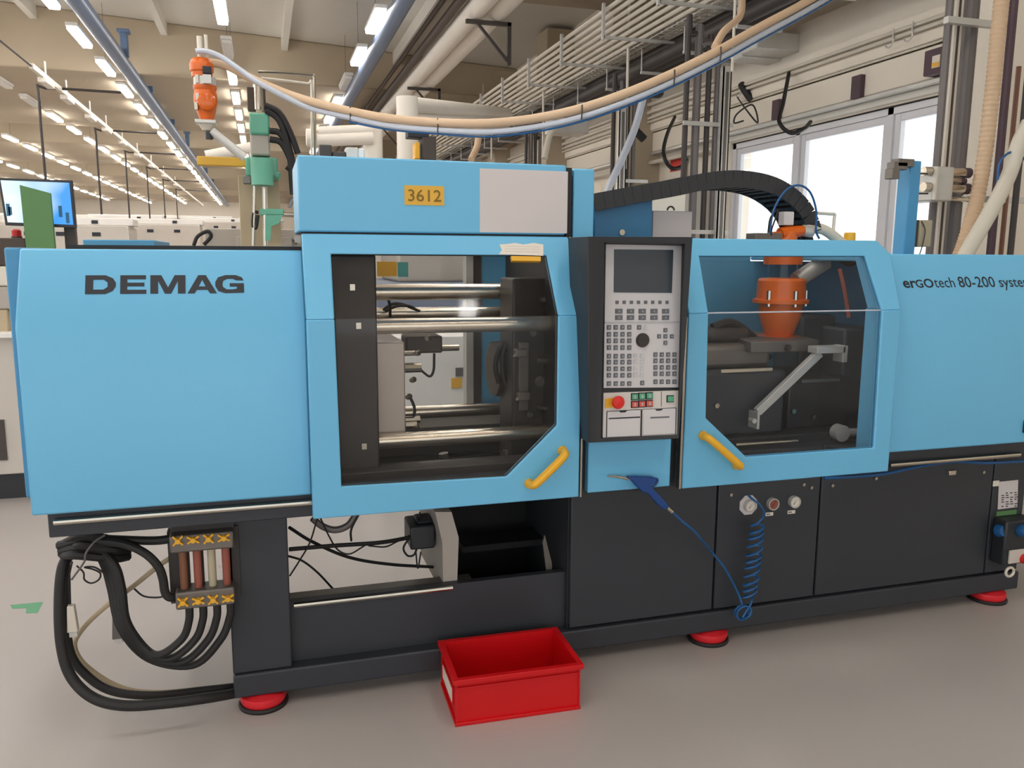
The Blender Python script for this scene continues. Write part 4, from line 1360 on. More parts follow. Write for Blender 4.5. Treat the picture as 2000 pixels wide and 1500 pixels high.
# blue line along the right side of the base
cable('air_line', 'thin blue air line running along the base under the right door', [(1610, 934, 2.630), (1680, 930, 2.630), (1735, 924, 2.630), (1800, 910, 2.630), (1865, 902, 2.630), (1930, 904, 2.630), (2010, 900, 2.630)], .0065, 'hose_blue', 'hose', 8)

# water hoses: four thick ones from the manifold loop left, climb to the bundle
for i, (xs, dep) in enumerate(zip(((370, 1185), (397, 1183), (424, 1180), (450, 1176)), (2.620, 2.620, 2.620, 2.620))):
    x, y = xs
    k = i
    low = (1268 + 7 * i, 1272 + 8 * i, 1280 + 8 * i, 1292 + 8 * i)[0]
    pts = [(x, y, dep), (x - 1, y + 28, dep), (x - 14 - 2 * i, y + 62 + 4 * i, dep + .005), (x - 55 - 6 * i, 1278 + 7 * i, dep + .01 * i), (285 + 2 * i, 1268 + 6 * i, 2.660 + .01 * i), (248 - 4 * i, 1215 + 4 * i, 2.660), (238 - 7 * i, 1150, 2.660 + .015 * i), (225 - 7 * i, 1105, 2.670 + .015 * i), (195 - 5 * i, 1075 - 4 * i, 2.700), (150, 1064 - 3 * i, 2.740)]
    cable('water_hose', ['first thick black hose looping down from the manifold, nearest its left end', 'second thick black hose looping from the manifold', 'third thick black hose looping from the manifold', 'fourth thick black hose looping from the manifold beside the base leg'][i], pts, .0125, 'black_rubber', 'hose', 10)
cable('water_hose', 'thick black hose bending from the cable bundle into the elbow of the manifold', [(180, 1056, 2.700), (240, 1062, 2.650), (282, 1080, 2.630), (308, 1105, 2.620), (318, 1130, 2.620), (322, 1155, 2.620), (330, 1166, 2.620), (345, 1166, 2.630)], .0135, 'black_rubber', 'hose', 10)
cable('water_hose', 'black hose running level from the bundle into the top of the manifold', [(150, 1050, 2.720), (230, 1054, 2.680), (300, 1056, 2.650), (336, 1052, 2.640)], .0135, 'black_rubber', 'hose', 10)
# floor hoses on the far left
cable('floor_hose', 'thickest black hose hanging at the far left and lying on the floor', [(140, 1078, 2.760), (122, 1110, 2.720), (116, 1180, 2.700), (120, 1260, 2.680), (138, 1320, 2.660), (180, 1362, 2.620), (240, 1378, 2.600), (320, 1374, 2.600), (400, 1364, 2.620), (470, 1352, 2.700)], .0165, 'black_rubber', 'hose', 12)
cable('floor_hose', 'second black hose lying on the floor behind the thickest one', [(128, 1085, 2.780), (130, 1180, 2.740), (136, 1270, 2.730), (168, 1318, 2.720), (220, 1350, 2.700), (300, 1358, 2.680), (400, 1348, 2.700), (470, 1340, 2.730)], .0135, 'black_rubber', 'hose', 12)
cable('floor_hose', 'beige hose curving up behind the black hoses to the manifold', [(470, 1336, 2.760), (400, 1345, 2.720), (300, 1352, 2.720), (230, 1340, 2.740), (168, 1300, 2.760), (146, 1262, 2.770), (160, 1230, 2.770), (200, 1190, 2.760), (260, 1145, 2.740), (310, 1105, 2.720), (345, 1082, 2.700)], .008, 'tan', 'hose', 8)
# tangle of bundled cables under the left end
rnd = random.Random(3)
for k in range(9):
    x0 = 115 + rnd.random() * 30
    pts = [(x0, 1060 + 3 * k, 2.740), (150 + rnd.random() * 20, 1044 + 5 * k, 2.680 + .01 * (k % 4)), (205 + rnd.random() * 20, 1050 + 5 * k, 2.700), (250, 1062 + 3 * k, 2.740)]
    cable('bundled_cable', 'black cable in the coiled bundle tied under the left end of the machine', pts, .009 + .003 * (k % 3), 'black_rubber', 'cable', 8)['group'] = 'coiled cable bundle under the left cover'
cable('loose_cable', 'thin black wire curled below the cable bundle', [(150, 1105, 2.680), (163, 1118, 2.670), (165, 1132, 2.670), (178, 1139, 2.670), (193, 1132, 2.670), (196, 1120, 2.670), (182, 1112, 2.670), (165, 1108, 2.670), (185, 1108, 2.670), (207, 1122, 2.670)], .0028, 'black_rubber')
cable('loose_cable', 'thin grey wire tied over the cable bundle', [(205, 1045, 2.640), (185, 1058, 2.630), (168, 1080, 2.630), (164, 1098, 2.640), (140, 1132, 2.670)], .0032, 'pipe_grey')
cable('loose_cable', 'thin black wire drooping behind the manifold elbow', [(262, 1150, 2.700), (280, 1164, 2.700), (305, 1167, 2.700), (325, 1164, 2.700)], .003, 'black_rubber')
# hanging connectors
for (x, y, lab, d) in ((141, 1212, 'pale grey plug connector hanging from a thin cable at the left', 2.700), (229, 1225, 'grey plug connector hanging behind the thick hose loop', 2.760)):
    t = thing('plug_connector', lab, 'plug', P(x, y + 24, Y=d))
    a, b = P(x - 9, y + 22, Y=d), P(x + 9, y - 32, Y=d)
    mb = MB()
    mb.hexa([(a.x, d - .012, a.z), (b.x, d - .012, a.z), (b.x - .006, d - .012, b.z), (a.x + .006, d - .012, b.z), (a.x, d + .012, a.z), (b.x, d + .012, a.z), (b.x - .006, d + .012, b.z), (a.x + .006, d + .012, b.z)])
    mb.build('plug_body', 'pipe_light' if x < 200 else 'pipe_grey', t, bevel=.003)
    MB().box(a.x + .006, b.x - .004, d - .009, d + .009, a.z - .016, a.z).build('plug_pins', 'galv', t)
    MB().tube(pth([(x - 4, y - 32, d), (x - 6, y - 55, d), (x - 6, y - 85, d), (x, y - 115, d)], 5), .003, 6).build('plug_cord', 'black_rubber', t)
# cables in the opening of the base
for pts, r, lab in (([(565, 1073, 2.75), (650, 1066, 2.78), (740, 1060, 2.8), (800, 1050, 2.85)], .0075, 'straight double black cable stretched to the plug block in the base opening'),
                    ([(565, 1030, 2.8), (610, 1058, 2.85), (680, 1088, 2.88), (760, 1102, 2.9), (858, 1108, 2.92)], .006, 'black cable sagging across the base opening'),
                    ([(620, 1012, 2.75), (605, 1060, 2.75), (585, 1095, 2.75), (566, 1125, 2.75)], .003, 'thin black wire slanting across the base opening'),
                    ([(626, 1012, 2.76), (644, 1050, 2.78), (660, 1074, 2.8), (682, 1082, 2.8), (705, 1070, 2.8), (720, 1060, 2.8)], .003, 'thin black wire drooping in the base opening'),
                    ([(563, 1086, 2.8), (590, 1095, 2.85), (620, 1118, 2.95), (652, 1152, 3.0)], .004, 'grey black wire curving to the floor in the base opening'),
                    ([(700, 1006, 2.75), (686, 1034, 2.75), (686, 1056, 2.78)], .004, 'short black wire beside the thick hose in the base opening'),
                    ([(820, 1000, 2.9), (820, 1022, 2.9)], .003, 'short black wire above the plug block'),
                    ([(812, 1074, 2.86), (816, 1110, 2.86), (822, 1078, 2.86)], .003, 'black wire loop hanging under the plug block'),
                    ([(800, 1050, 2.85), (788, 1070, 2.85), (796, 1085, 2.85), (808, 1084, 2.85), (814, 1072, 2.85)], .004, 'black wire loop at the left of the plug block'),
                    ([(720, 1066, 2.8), (752, 1068, 2.82), (775, 1058, 2.84), (800, 1046, 2.86)], .003, 'thin black wire under the straight double cable')):
    cable('opening_cable', lab, pts, r)
cable('opening_hose', 'thick grey black hose bowing under the left door', [(610, 1012, 2.8), (630, 1028, 2.8), (655, 1035, 2.8), (680, 1026, 2.8), (696, 1004, 2.8)], .012, 'pipe_grey', 'hose', 10)

# ------------------------------------------------------------------ above and behind the machine
# blue robot housing and cable chain
t = thing('robot_base', 'dark blue robot housing under the black cable chain behind the control panel', 'housing', (1.36, 3.1, 1.5))
q = [P(x, y, Y=3.0) for x, y in ((1160, 470), (1160, 400), (1200, 390), (1275, 382), (1275, 470))]
MB().prism(q, (0, .4, 0)).build('housing_body', 'blue_deep', t, bevel=.006)
a = P(1214, 459, Y=3.0)
MB().lathe([(0, -.006), (.012, -.006), (.013, 0), (0, 0)], a + V(0, 0, .01), 12, (0, 1, 0)).build('bolt', 'steel', t)
ch = thing('cable_chain', 'black energy chain arching from the blue housing over the right door', 'cable chain', P(1600, 450, Y=3.1))
arc = pth([(1158, 396, 3.0), (1230, 382, 3.0), (1310, 368, 3.0), (1380, 354, 3.0), (1440, 350, 3.0), (1500, 360, 3.0), (1545, 385, 3.0), (1575, 420, 3.0), (1592, 470, 3.0)], 12)
acc = [0]
for p, q in zip(arc, arc[1:]):
    acc.append(acc[-1] + (q - p).length)
step = .0405
s_ = 0
i = 0


def at(s):
    for k in range(len(acc) - 1):
        if acc[k + 1] >= s:
            return arc[k].lerp(arc[k + 1], (s - acc[k]) / max(1e-6, acc[k + 1] - acc[k]))
    return arc[-1]


while s_ + step < acc[-1]:
    p, q = at(s_), at(s_ + step)
    d = (q - p).normalized()
    u = V(-d.z, 0, d.x)
    u = u if u.z > 0 or d.x <= 0 else -u
    hh = .034 - .008 * min(1, s_ / .3) + .012 * max(0, min(1, (s_ - .3) / .4))
    hh = .033
    mb = MB()
    for (e0, e1, y0, y1, w0, w1) in ((0, .98, 0, .012, -1, 1), (0, .98, .178, .19, -1, 1), (.22, .66, .012, .178, .72, .95), (.22, .66, .012, .178, -.95, -.72)):
        A, B = p + d * step * e0, p + d * step * e1
        mb.prism([V(v.x, 2.98 + y0, v.z) for v in (A + u * hh * w0, B + u * hh * w0, B + u * hh * w1, A + u * hh * w1)], (0, y1 - y0, 0))
    mb.build('link', 'black_plastic', ch)
    s_ += step
mb = MB()
for k in range(4):
    mb.tube([p + V(0, .03 + .04 * k, 0) for p in arc], .013, 6)
mb.build('chain_cable', 'black_rubber', ch)
# white control box behind the control panel
t = thing('control_box', 'white control cabinet with lifting eye standing behind the dark keypad panel', 'cabinet', (1.58, 3.2, 1.4))
a, b = P(1273, 500, Y=3.1), P(1353, 413, Y=3.1)
MB().box(a.x, b.x, 3.1, 3.5, 1.515, b.z).build('cabinet_body', 'white_sheet', t, bevel=.004)
c = P(1310, 411, Y=3.2)
MB().tube([c + V(.016 * math.cos(PI * k / 8), 0, .016 * math.sin(PI * k / 8)) for k in range(9)], .004, 6).build('lifting_eye', 'bracket', t)
# beige panel behind it
a, b = P(1276, 415, Y=3.9), P(1340, 376, Y=3.9)
tag(MB().box(a.x - .02, b.x, 3.9, 4.1, 0, b.z).build('rear_cabinet', 'wall_cream', bevel=.005), 'cream cabinet seen between the cable chain and the white control cabinet', 'cabinet')
# hopper loader head poking over the right door
t = thing('loader_head', 'orange vacuum loader head with clear pipe stub above the right door', 'loader', P(1545, 466, Y=3.0))
a, b = P(1527, 464, Y=2.98), P(1568, 443, Y=2.98)
MB().tube([a + V(-.01, 0, .012), a + V(.02, 0, .018), b + V(.0, 0, -.016)], [.028, .03, .022], 16).build('motor', 'orange_clear', t)
MB().tube([b + V(0, 0, -.016), b + V(.045, 0, -.02)], [.022, .024], 14).build('coupling', 'galv', t)
a, b = P(1525, 440, Y=2.98), P(1546, 414, Y=2.98)
MB().box(a.x, b.x, 2.96, 3.0, a.z, b.z).build('filter_box', 'white_sheet', t, bevel=.003)
a, b = P(1467, 466, Y=2.98), P(1520, 456, Y=2.98)
MB().box(a.x, b.x, 2.95, 3.02, a.z - .02, b.z).build('lid', 'dull_steel', t, bevel=.003)
MB().tube(pth([(1560, 452, 2.98), (1590, 446, 3.0), (1615, 452, 3.0), (1650, 480, 3.0)], 5), .022, 12).build('suction_pipe', 'pale_hose', t)
cable('air_line', 'thin light blue air line arching over the orange loader head', [(1503, 455, 2.95), (1512, 408, 2.95), (1535, 372, 2.95), (1560, 362, 2.95), (1582, 375, 2.95), (1594, 410, 2.95), (1594, 450, 2.95), (1600, 466, 2.95)], .0045, 'hose_blue', 'hose')
cable('air_line', 'thin black wire loop left of the orange loader head', [(1500, 455, 2.95), (1505, 425, 2.95), (1520, 410, 2.95), (1508, 445, 2.95), (1506, 460, 2.95)], .0035, 'black_rubber')
cable('steel_pipe', 'thin bent steel pipe right of the cable chain end', [(1596, 416, 3.0), (1622, 418, 3.0), (1630, 419, 3.0), (1629, 430, 3.0), (1626, 470, 3.0)], .007, 'pipe_light', 'pipe')
a = P(1659, 470, Y=3.0)
tag(MB().lathe([(0, -.02), (.024, -.02), (.024, .026), (.022, .034), (0, .034)], (a.x, 3.0, a.z), 20).build('amber_beacon', 'yellow'), 'small amber warning light standing on the right cover', 'beacon')
# blue post with sensor
t = thing('signal_post', 'bright blue upright post with grey clamp on top, before the window', 'post', P(1758, 497, Y=3.4))
a, b = P(1760, 500, Y=3.4), P(1790, 315, Y=3.4)
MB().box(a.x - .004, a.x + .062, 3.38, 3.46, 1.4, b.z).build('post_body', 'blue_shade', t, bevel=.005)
for (x0, y0, x1, y1) in ((1737, 332, 1765, 318), (1733, 350, 1750, 330), (1745, 326, 1778, 312)):
    a, b = P(x0, y0, Y=3.38), P(x1, y1, Y=3.38)
    MB().box(a.x, b.x, 3.35, 3.40, a.z, b.z).build('clamp', 'dull_steel', t, bevel=.003)
t = thing('wall_case', 'olive beige box with dark side hanging beside the blue post', 'box', P(1805, 482, Y=3.6))
a, m_, b = P(1783, 482, Y=3.6), P(1794, 482, Y=3.6), P(1822, 430, Y=3.6)
MB().box(m_.x, b.x, 3.6, 3.72, a.z, b.z).build('case_front', 'tan', t, bevel=.004)
MB().box(a.x, m_.x - .002, 3.61, 3.72, a.z, b.z).build('case_side', 'bracket', t)
MB().tube(pth([(1800, 432, 3.59), (1807, 450, 3.59), (1802, 478, 3.59), (1795, 500, 3.59)], 5), .003, 6).build('case_cord', 'bracket', t)
# right hand group: strut with pipes, valve cluster, ribbed hose, pale hoses
def vert(name, lab, xt, yt, xb, yb, Yd, r, m, cat='pipe', n=10):
    a, b = P(xt, yt, Y=Yd), P(xb, yb, Y=Yd)
    return tag(MB().cyl((a.x, Yd, 0), (a.x, Yd, max(a.z, b.z)), r, n=n).build(name, m), lab, cat)


vert('stand_pipe', 'dark vertical pipe left of the grey strut at the window end', 1860, -20, 1830, 480, 4.6, .032, 'pipe_grey')
vert('stand_pipe', 'wide grey vertical pipe at the window end', 1900, -20, 1865, 480, 4.6, .052, 'pipe_grey')
a = P(1878, -20, Y=4.55)
t = thing('strut_post', 'slotted grey strut channel between two vertical pipes at the window end', 'post', (a.x, 4.55, 0))
MB().box(a.x - .03, a.x + .03, 4.55, 4.6, 0, 3.6).build('channel', 'pipe_light', t)
MB().box(a.x - .008, a.x + .008, 4.546, 4.552, .05, 3.55).build('slot', 'bracket', t)
vert('stand_pipe', 'purple brown vertical pipe near the right border of the picture', 1982, -10, 1955, 490, 4.4, .026, 'purple_brown')
vert('stand_pipe', 'reddish thin vertical pipe beside the purple brown pipe', 1990, 130, 1966, 490, 4.45, .016, 'brown_tube')
vert('stand_pipe', 'thin black vertical pipe at the right border of the picture', 2012, 100, 1986, 490, 4.3, .020, 'pipe_dark')
for (yy, x0, x1, lab) in ((38, 1850, 1985, 'galvanised clamp bar on the vertical pipes, upper'), (388, 1885, 2010, 'galvanised clamp bar on the vertical pipes, lower')):
    a, b = P(x0, yy, Y=4.45), P(x1, yy - 8, Y=4.45)
    tag(MB().box(a.x, b.x, 4.44, 4.48, a.z - .02, a.z + .02).build('clamp_bar', 'galv'), lab, 'bracket')
t = thing('valve_cluster', 'grey metal valve block with side stubs on the pipes at the window end', 'valve', P(1845, 395, Y=4.3))
a, b = P(1808, 392, Y=4.3), P(1858, 327, Y=4.3)
MB().box(a.x + .02, b.x, 4.27, 4.56, a.z, b.z).build('valve_body', 'galv', t, bevel=.008)
for (y, x0, x1, r) in ((334, 1803, 1888, .028), (365, 1803, 1886, .03), (350, 1850, 1880, .016), (386, 1820, 1895, .014)):
    a, b = P(x0, y, Y=4.3), P(x1, y + 4, Y=4.3)
    MB().cyl(a, b, r, n=12).build('valve_stub', 'brushed', t)
    MB().cyl(b - V(.02, 0, 0), b + V(.02, 0, 0), r * 1.15, n=12).build('stub_nut', 'purple_brown', t)
for y in (339, 378):
    a, b = P(1788, y, Y=4.28), P(1812, y, Y=4.28)
    MB().cyl(a, b, .006, n=6).build('valve_rod', 'bracket', t)
MB().box(P(1829, 360, Y=4.25).x - .006, P(1829, 360, Y=4.25).x + .006, 4.25, 4.27, P(1829, 390, Y=4.25).z, P(1829, 325, Y=4.25).z).build('valve_plate', 'pipe_light', t)
# ribbed cream hose
pts = pth([(1958, -20, 4.2), (1948, 80, 4.2), (1938, 180, 4.2), (1925, 290, 4.2), (1908, 390, 4.18), (1885, 470, 4.15), (1866, 520, 4.15)], 22)
rr = [.043 + (.0035 if k % 2 else -.002) for k in range(len(pts))]
tag(MB().tube(pts, rr, 14).build('ribbed_hose', 'cream_hose'), 'ribbed cream spiral hose hanging from above at the right', 'hose')
cable('pale_hose', 'smooth pale grey hose slanting up right beside the ribbed hose', [(1868, 540, 3.9), (1890, 490, 3.9), (1925, 430, 3.92), (1955, 375, 3.95), (1975, 330, 4.0), (1990, 280, 4.0), (2010, 240, 4.0)], .044, 'pale_hose', 'hose', 14)
cable('air_line', 'thin blue grey hose loop above the smooth pale hose', [(1948, 360, 4.0), (1952, 320, 4.0), (1968, 300, 4.0), (1985, 298, 4.0), (2000, 310, 4.0), (2010, 330, 4.0)], .007, 'hose_blue', 'hose')

# ------------------------------------------------------------------ big sagging conveying hose
sag = [(400, 121, 6.0), (440, 128, 6.0), (480, 148, 5.95), (540, 175, 5.9), (600, 196, 5.8), (680, 216, 5.6), (760, 231, 5.4), (850, 239, 5.2), (950, 241, 5.0), (1040, 232, 4.9), (1130, 213, 4.8), (1220, 183, 4.75), (1310, 145, 4.75), (1400, 100, 4.8), (1480, 55, 4.9), (1560, 12, 5.0), (1640, -35, 5.1)]
hz_ = thing('conveying_hose', 'long cream conveying hose sagging across the hall with clear hose strapped under it', 'hose', P(950, 262, Y=5.0))
sag += [(1720, -85, 5.2), (1800, -140, 5.25)]
MB().tube(pth(sag, 7), .027, 12).build('cream_hose', 'cream_hose', hz_)
MB().tube(pth([(382, 100, 5.95), (405, 101, 5.95), (435, 113, 5.93), (470, 137, 5.9), (510, 164, 5.86)] + [(x, y + (13 if x < 700 else 15 if x < 900 else 17), d) for x, y, d in sag[4:]], 7), .018, 10).build('clear_hose', 'clear_hose', hz_)
MB().tube(pth([(x, y + (22 if x < 900 else 26), d) for x, y, d in sag[5:]], 7), .006, 8).build('blue_line', 'hose_blue', hz_)
for k in (5, 7, 10, 12, 13):
    x, y, d = sag[k]
    a = P(x + 3, y, Y=d)
    b_ = P(x + 6, y, Y=d)
    MB().tube([V(a.x, a.y - .030, a.z + .02), V(a.x, a.y - .034, a.z - .02), V(a.x, a.y - .026, a.z - .065)], .0045, 6).build('strap', 'bracket', hz_)
# ------------------------------------------------------------------ next machine behind: orange loader, green unit
YL_ = 6.0
t = thing('material_loader', 'orange material loader with round sight glass hanging beside the green unit', 'loader', P(403, 275, Y=YL_))
lx = P(402, 200, Y=YL_).x


def zz(y):
    return P(402, y, Y=YL_).z


MB().lathe([(0, zz(240)), (.042, zz(238)), (.046, zz(232)), (.064, zz(215)), (.076, zz(198)), (.074, zz(186)), (.068, zz(178)), (.074, zz(174)), (.074, zz(168)), (0, zz(168))], (lx, YL_, 0), 24).build('loader_body', 'orange', t)
MB().lathe([(0, -.012), (.04, -.012), (.055, -.004), (.06, .01), (0, .01)], (lx + .01, YL_ - .072, zz(202)), 24, (0, 1, 0)).build('sight_glass', 'orange_clear', t)
MB().lathe([(0, zz(168)), (.07, zz(168)), (.07, zz(152)), (0, zz(152))], (lx, YL_, 0), 20).build('collar', 'galv', t)
MB().lathe([(0, zz(152)), (.066, zz(152)), (.066, zz(143)), (.074, zz(140)), (.076, zz(128)), (.066, zz(120)), (.05, zz(115)), (0, zz(115))], (lx - .015, YL_, 0), 24).build('motor_hood', 'orange', t)
MB().box(lx - .005, lx + .05, YL_ - .1, YL_ - .06, zz(149), zz(135)).build('control_module', 'ink', t, bevel=.003)
MB().box(lx - .005, lx + .045, YL_ - .1, YL_ - .08, zz(168), zz(151)).build('module_plate', 'galv', t)
MB().cyl((lx - .02, YL_, zz(118)), (lx - .02, YL_, zz(72)), .018, n=10).cyl((lx + .02, YL_, zz(118)), (lx + .02, YL_, zz(68)), .012, n=10).build('top_stub', 'pipe_light', t)
MB().box(lx - .07, lx + .06, YL_ - .07, YL_ + .07, zz(243), zz(236)).build('base_flange', 'galv', t, bevel=.004)
MB().lathe([(0, zz(255)), (.03, zz(255)), (.055, zz(243)), (0, zz(243))], (lx, YL_, 0), 16).build('outlet_cone', 'pipe_light', t)
MB().cyl((lx + .01, YL_, zz(272)), (lx + .01, YL_, zz(257)), .025, n=12).build('outlet_valve', 'black_plastic', t)
MB().cyl(P(413, 256, Y=YL_), P(478, 308, Y=YL_), .03, n=12).build('chute_pipe', 'galv', t)
for (x0, y0, x1, y1) in ((382, 146, 388, 162), (383, 182, 389, 196), (380, 200, 386, 214)):
    a, b = P(x0, y1, Y=YL_ - .06), P(x1, y0, Y=YL_ - .06)
    MB().box(a.x, b.x, YL_ - .07, YL_ - .03, a.z, b.z).build('clip', 'pipe_light', bpy.data.objects['material_loader'], bevel=.003)
t = thing('green_unit', 'green vertical injection unit with grey cylinder and black hoses behind the blue machine', 'machine', P(512, 470, Y=6.3))
G = 6.2


def gb(name, x0, y0, x1, y1, m, y=G, d=.25, bev=.015):
    a, b = P(x0, y1, Y=y), P(x1, y0, Y=y)
    return MB().box(a.x, b.x, y, y + d, a.z, b.z).build(name, m, t, bevel=bev)


def gcyl(name, x0, y0, x1, y1, r, m, y=G):
    return MB().cyl(P(x0, y0, Y=y), P(x1, y1, Y=y), r, n=16).build(name, m, t)


gcyl('top_cylinder', 504, 160, 506, 215, .035, 'steel', G + .1)
gb('top_frame', 484, 170, 498, 215, 'brown_dark', G + .1, .08, .004)
gb('top_frame', 511, 172, 518, 215, 'brown_dark', G + .1, .08, .004)
gb('upper_block', 488, 221, 526, 262, 'teal_green')
gb('grey_sleeve', 490, 262, 527, 303, 'machine_grey', G + .02, .2)
gb('lower_block', 480, 308, 542, 345, 'teal_green')
gcyl('green_motor', 511, 310, 513, 362, .075, 'teal_green', G - .08)
gb('side_block', 534, 335, 548, 348, 'teal_green')
gb('small_box', 475, 344, 490, 358, 'dull_steel', G - .02, .1, .004)
gcyl('column_rod', 498, 345, 495, 480, .012, 'steel')
gcyl('column_rod', 517, 365, 519, 480, .018, 'steel')
gb('back_plate', 492, 345, 545, 950, 'tan', G + .26, .05, .004)
gcyl('side_lever', 520, 418, 590, 420, .016, 'steel')
gb('lower_bracket', 508, 408, 555, 420, 'teal_green', G - .02, .2, .01)
mb = MB()
mb.prism([P(x, y, Y=G - .02) for x, y in ((518, 420), (552, 420), (545, 436), (530, 442), (528, 470), (518, 470))], (0, .12, 0))
mb.build('lower_arm', 'teal_green', t)
MB().tube(pth([(505, 415, G), (496, 416, G), (494, 440, G), (500, 445, G), (504, 420, G)], 5), .012, 8).build('loop_hose', 'black_rubber', t)
for q in ([(518, 206, G), (545, 220, G), (565, 255, G), (582, 300, G)], [(520, 215, G), (545, 235, G), (562, 280, G), (575, 330, G)], [(527, 255, G), (548, 262, G), (565, 300, G), (572, 380, G)], [(527, 272, G), (550, 280, G), (570, 320, G), (580, 360, G)], [(560, 325, G), (575, 340, G), (582, 380, G), (575, 390, G)]):
    MB().tube(pth(q, 5), .022, 10).build('hydraulic_hose', 'black_rubber', t)
cable('steel_pipe', 'bright bent steel pipe frame above the green unit', [(504, 140, 6.6), (540, 141, 6.6), (605, 146, 6.6), (613, 150, 6.6), (614, 170, 6.6), (615, 310, 6.6)], .012, 'steel', 'pipe')
cable('steel_pipe', 'second thinner bent steel pipe under the bright one', [(510, 152, 6.6), (545, 156, 6.6), (600, 163, 6.6), (608, 168, 6.6), (609, 310, 6.6)], .009, 'pipe_light', 'pipe')
a, b = P(405, 322, Y=9), P(472, 308, Y=9)
a, b = P(385, 322, Y=G + .1), P(482, 308, Y=G + .1)
MB().box(a.x, b.x, G + .1, G + .16, a.z, b.z).build('yellow_rail', 'yellow_plate', t, bevel=.006)
a, b = P(402, 305, Y=10), P(490, 288, Y=10)
tag(MB().cyl(a, b, .06, n=14).cyl((b.x + .05, 10, 0), (b.x + .05, 10, b.z + .05), .07, n=14).build('air_duct', 'duct_white'), 'short white duct left of the green unit', 'duct')
# black box and yellow tags behind the white branch duct
t = thing('hoist_block', 'dark grey hoist block with yellow tags beside the cream branch duct', 'hoist', P(822, 305, Y=7.5))
for (x0, y0, x1, y1, m, nm) in ((797, 248, 838, 268, 'ink', 'head'), (825, 266, 852, 312, 'bracket', 'body'), (811, 278, 820, 310, 'yellow', 'tag'), (796, 262, 812, 300, 'bracket', 'hook_plate')):
    a, b = P(x0, y1, Y=7.5), P(x1, y0, Y=7.5)
    if nm != 'hook_plate':
        MB().box(a.x, b.x, 7.5, 7.65, a.z, b.z).build(nm, m, t, bevel=.008)
MB().box(P(835, 310, Y=7.5).x - .05, P(835, 310, Y=7.5).x + .05, 7.52, 7.62, 0, P(835, 310, Y=7.5).z).build('hoist_mast', 'bracket', t)
t = thing('top_actuator', 'small dark actuator on top of the upper blue housing', 'actuator', P(690, 305, Y=2.75))
for (x0, y0, x1, y1, m, nm) in ((624, 283, 648, 302, 'bracket', 'bracket'), (676, 288, 700, 302, 'galv', 'cylinder'), (700, 290, 712, 305, 'housing_white', 'cap'), (650, 296, 676, 303, 'bracket', 'rail')):
    a, b = P(x0, y1, Y=2.75), P(x1, y0, Y=2.75)
    MB().box(a.x, b.x, 2.75, 2.81, 1.793, b.z).build(nm, m, t, bevel=.004)

# grey machine roof and blue hood right behind the left cover
t = thing('grey_machine', 'beige grey machine hood with black hose behind the left cover', 'machine', (.1, 7.2, 0))
a, b = P(402, 482, Y=6.8), P(600, 448, Y=6.8)
MB().box(a.x, b.x + .3, 6.8, 7.9, 0, b.z).build('hood', 'machine_grey', t, bevel=.01)
a, b = P(462, 482, Y=6.75), P(570, 463, Y=6.75)
MB().box(a.x, b.x, 6.77, 6.8, .4, b.z).build('hood_panel', 'machine_grey', t, bevel=.004)
MB().tube(pth([(378, 480, 6.8), (386, 462, 6.8), (405, 452, 6.8), (412, 462, 6.8), (398, 478, 6.8)], 5), .014, 8).build('hood_hose', 'black_rubber', t)
MB().tube(pth([(475, 454, 6.78), (520, 462, 6.78), (565, 466, 6.78), (580, 476, 6.78)], 5), .008, 8).build('hood_cord', 'pipe_grey', t)
t = thing('blue_hood', 'light blue flat machine hood beyond the left cover', 'machine', (-1.3, 8, 0))
a, b = P(162, 484, Y=7.8), P(302, 469, Y=7.8)
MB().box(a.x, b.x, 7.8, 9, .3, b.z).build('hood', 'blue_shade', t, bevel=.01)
MB().box(a.x + .05, b.x - .05, 7.85, 8.95, 0, .3).build('plinth', 'black_plastic', t)

# far machines in rows: pale bodies with dark windows
rnd = random.Random(11)
places = [(-9.5, 17), (-6.6, 18), (-3.9, 19), (-11.5, 22), (-8.4, 23), (-5.6, 24), (-2.9, 25), (-11, 29), (-7.6, 30), (-4.6, 31), (-1.6, 33), (-9.5, 37), (-6, 38), (-2.6, 40), (-12.5, 40), (-.2, 44), (-8, 46), (-5.4, 47)]
rows_ = ['first far row', 'second far row', 'third far row', 'fourth far row', 'last far row']
for k, (x, y) in enumerate(places):
    wd, ht = 2.45, 1.93 + .045 * (y - 17) + .08 * rnd.random()
    t = thing('far_machine', 'cream machine with dark window in the ' + rows_[min(4, int((y - 15) / 6.5))] + ' down the hall', 'machine', (x, y, 0), 'machines in the ' + rows_[min(4, int((y - 15) / 6.5))])
    MB().box(x - wd / 2, x + wd / 2, y, y + 1.2, .12, ht).build('machine_body', 'cabinet_white', t, bevel=.02, segs=1)
    MB().box(x - wd / 2 + .1, x + wd / 2 - .1, y + .1, y + 1.1, 0, .12).build('plinth', 'bracket', t)
    MB().box(x - .8, x - .2, y - .015, y, 1.0, 1.7).build('machine_window', 'dull_steel', t)
    for j in range(3):
        xx = x - .8 + .65 * j + .1 * rnd.random()
        MB().box(xx, xx + .16, y - .012, y, ht - .22, ht - .14).build('slot', 'ink', t)
    MB().box(x - .9, x + 1.3, y + .2, y + .9, ht, ht + .16).build('top_housing', 'housing_white', t, bevel=.02, segs=1)
    MB().box(x + .5, x + .62, y + .18, y + .2, ht + .04, ht + .11).build('slot', 'ink', t)

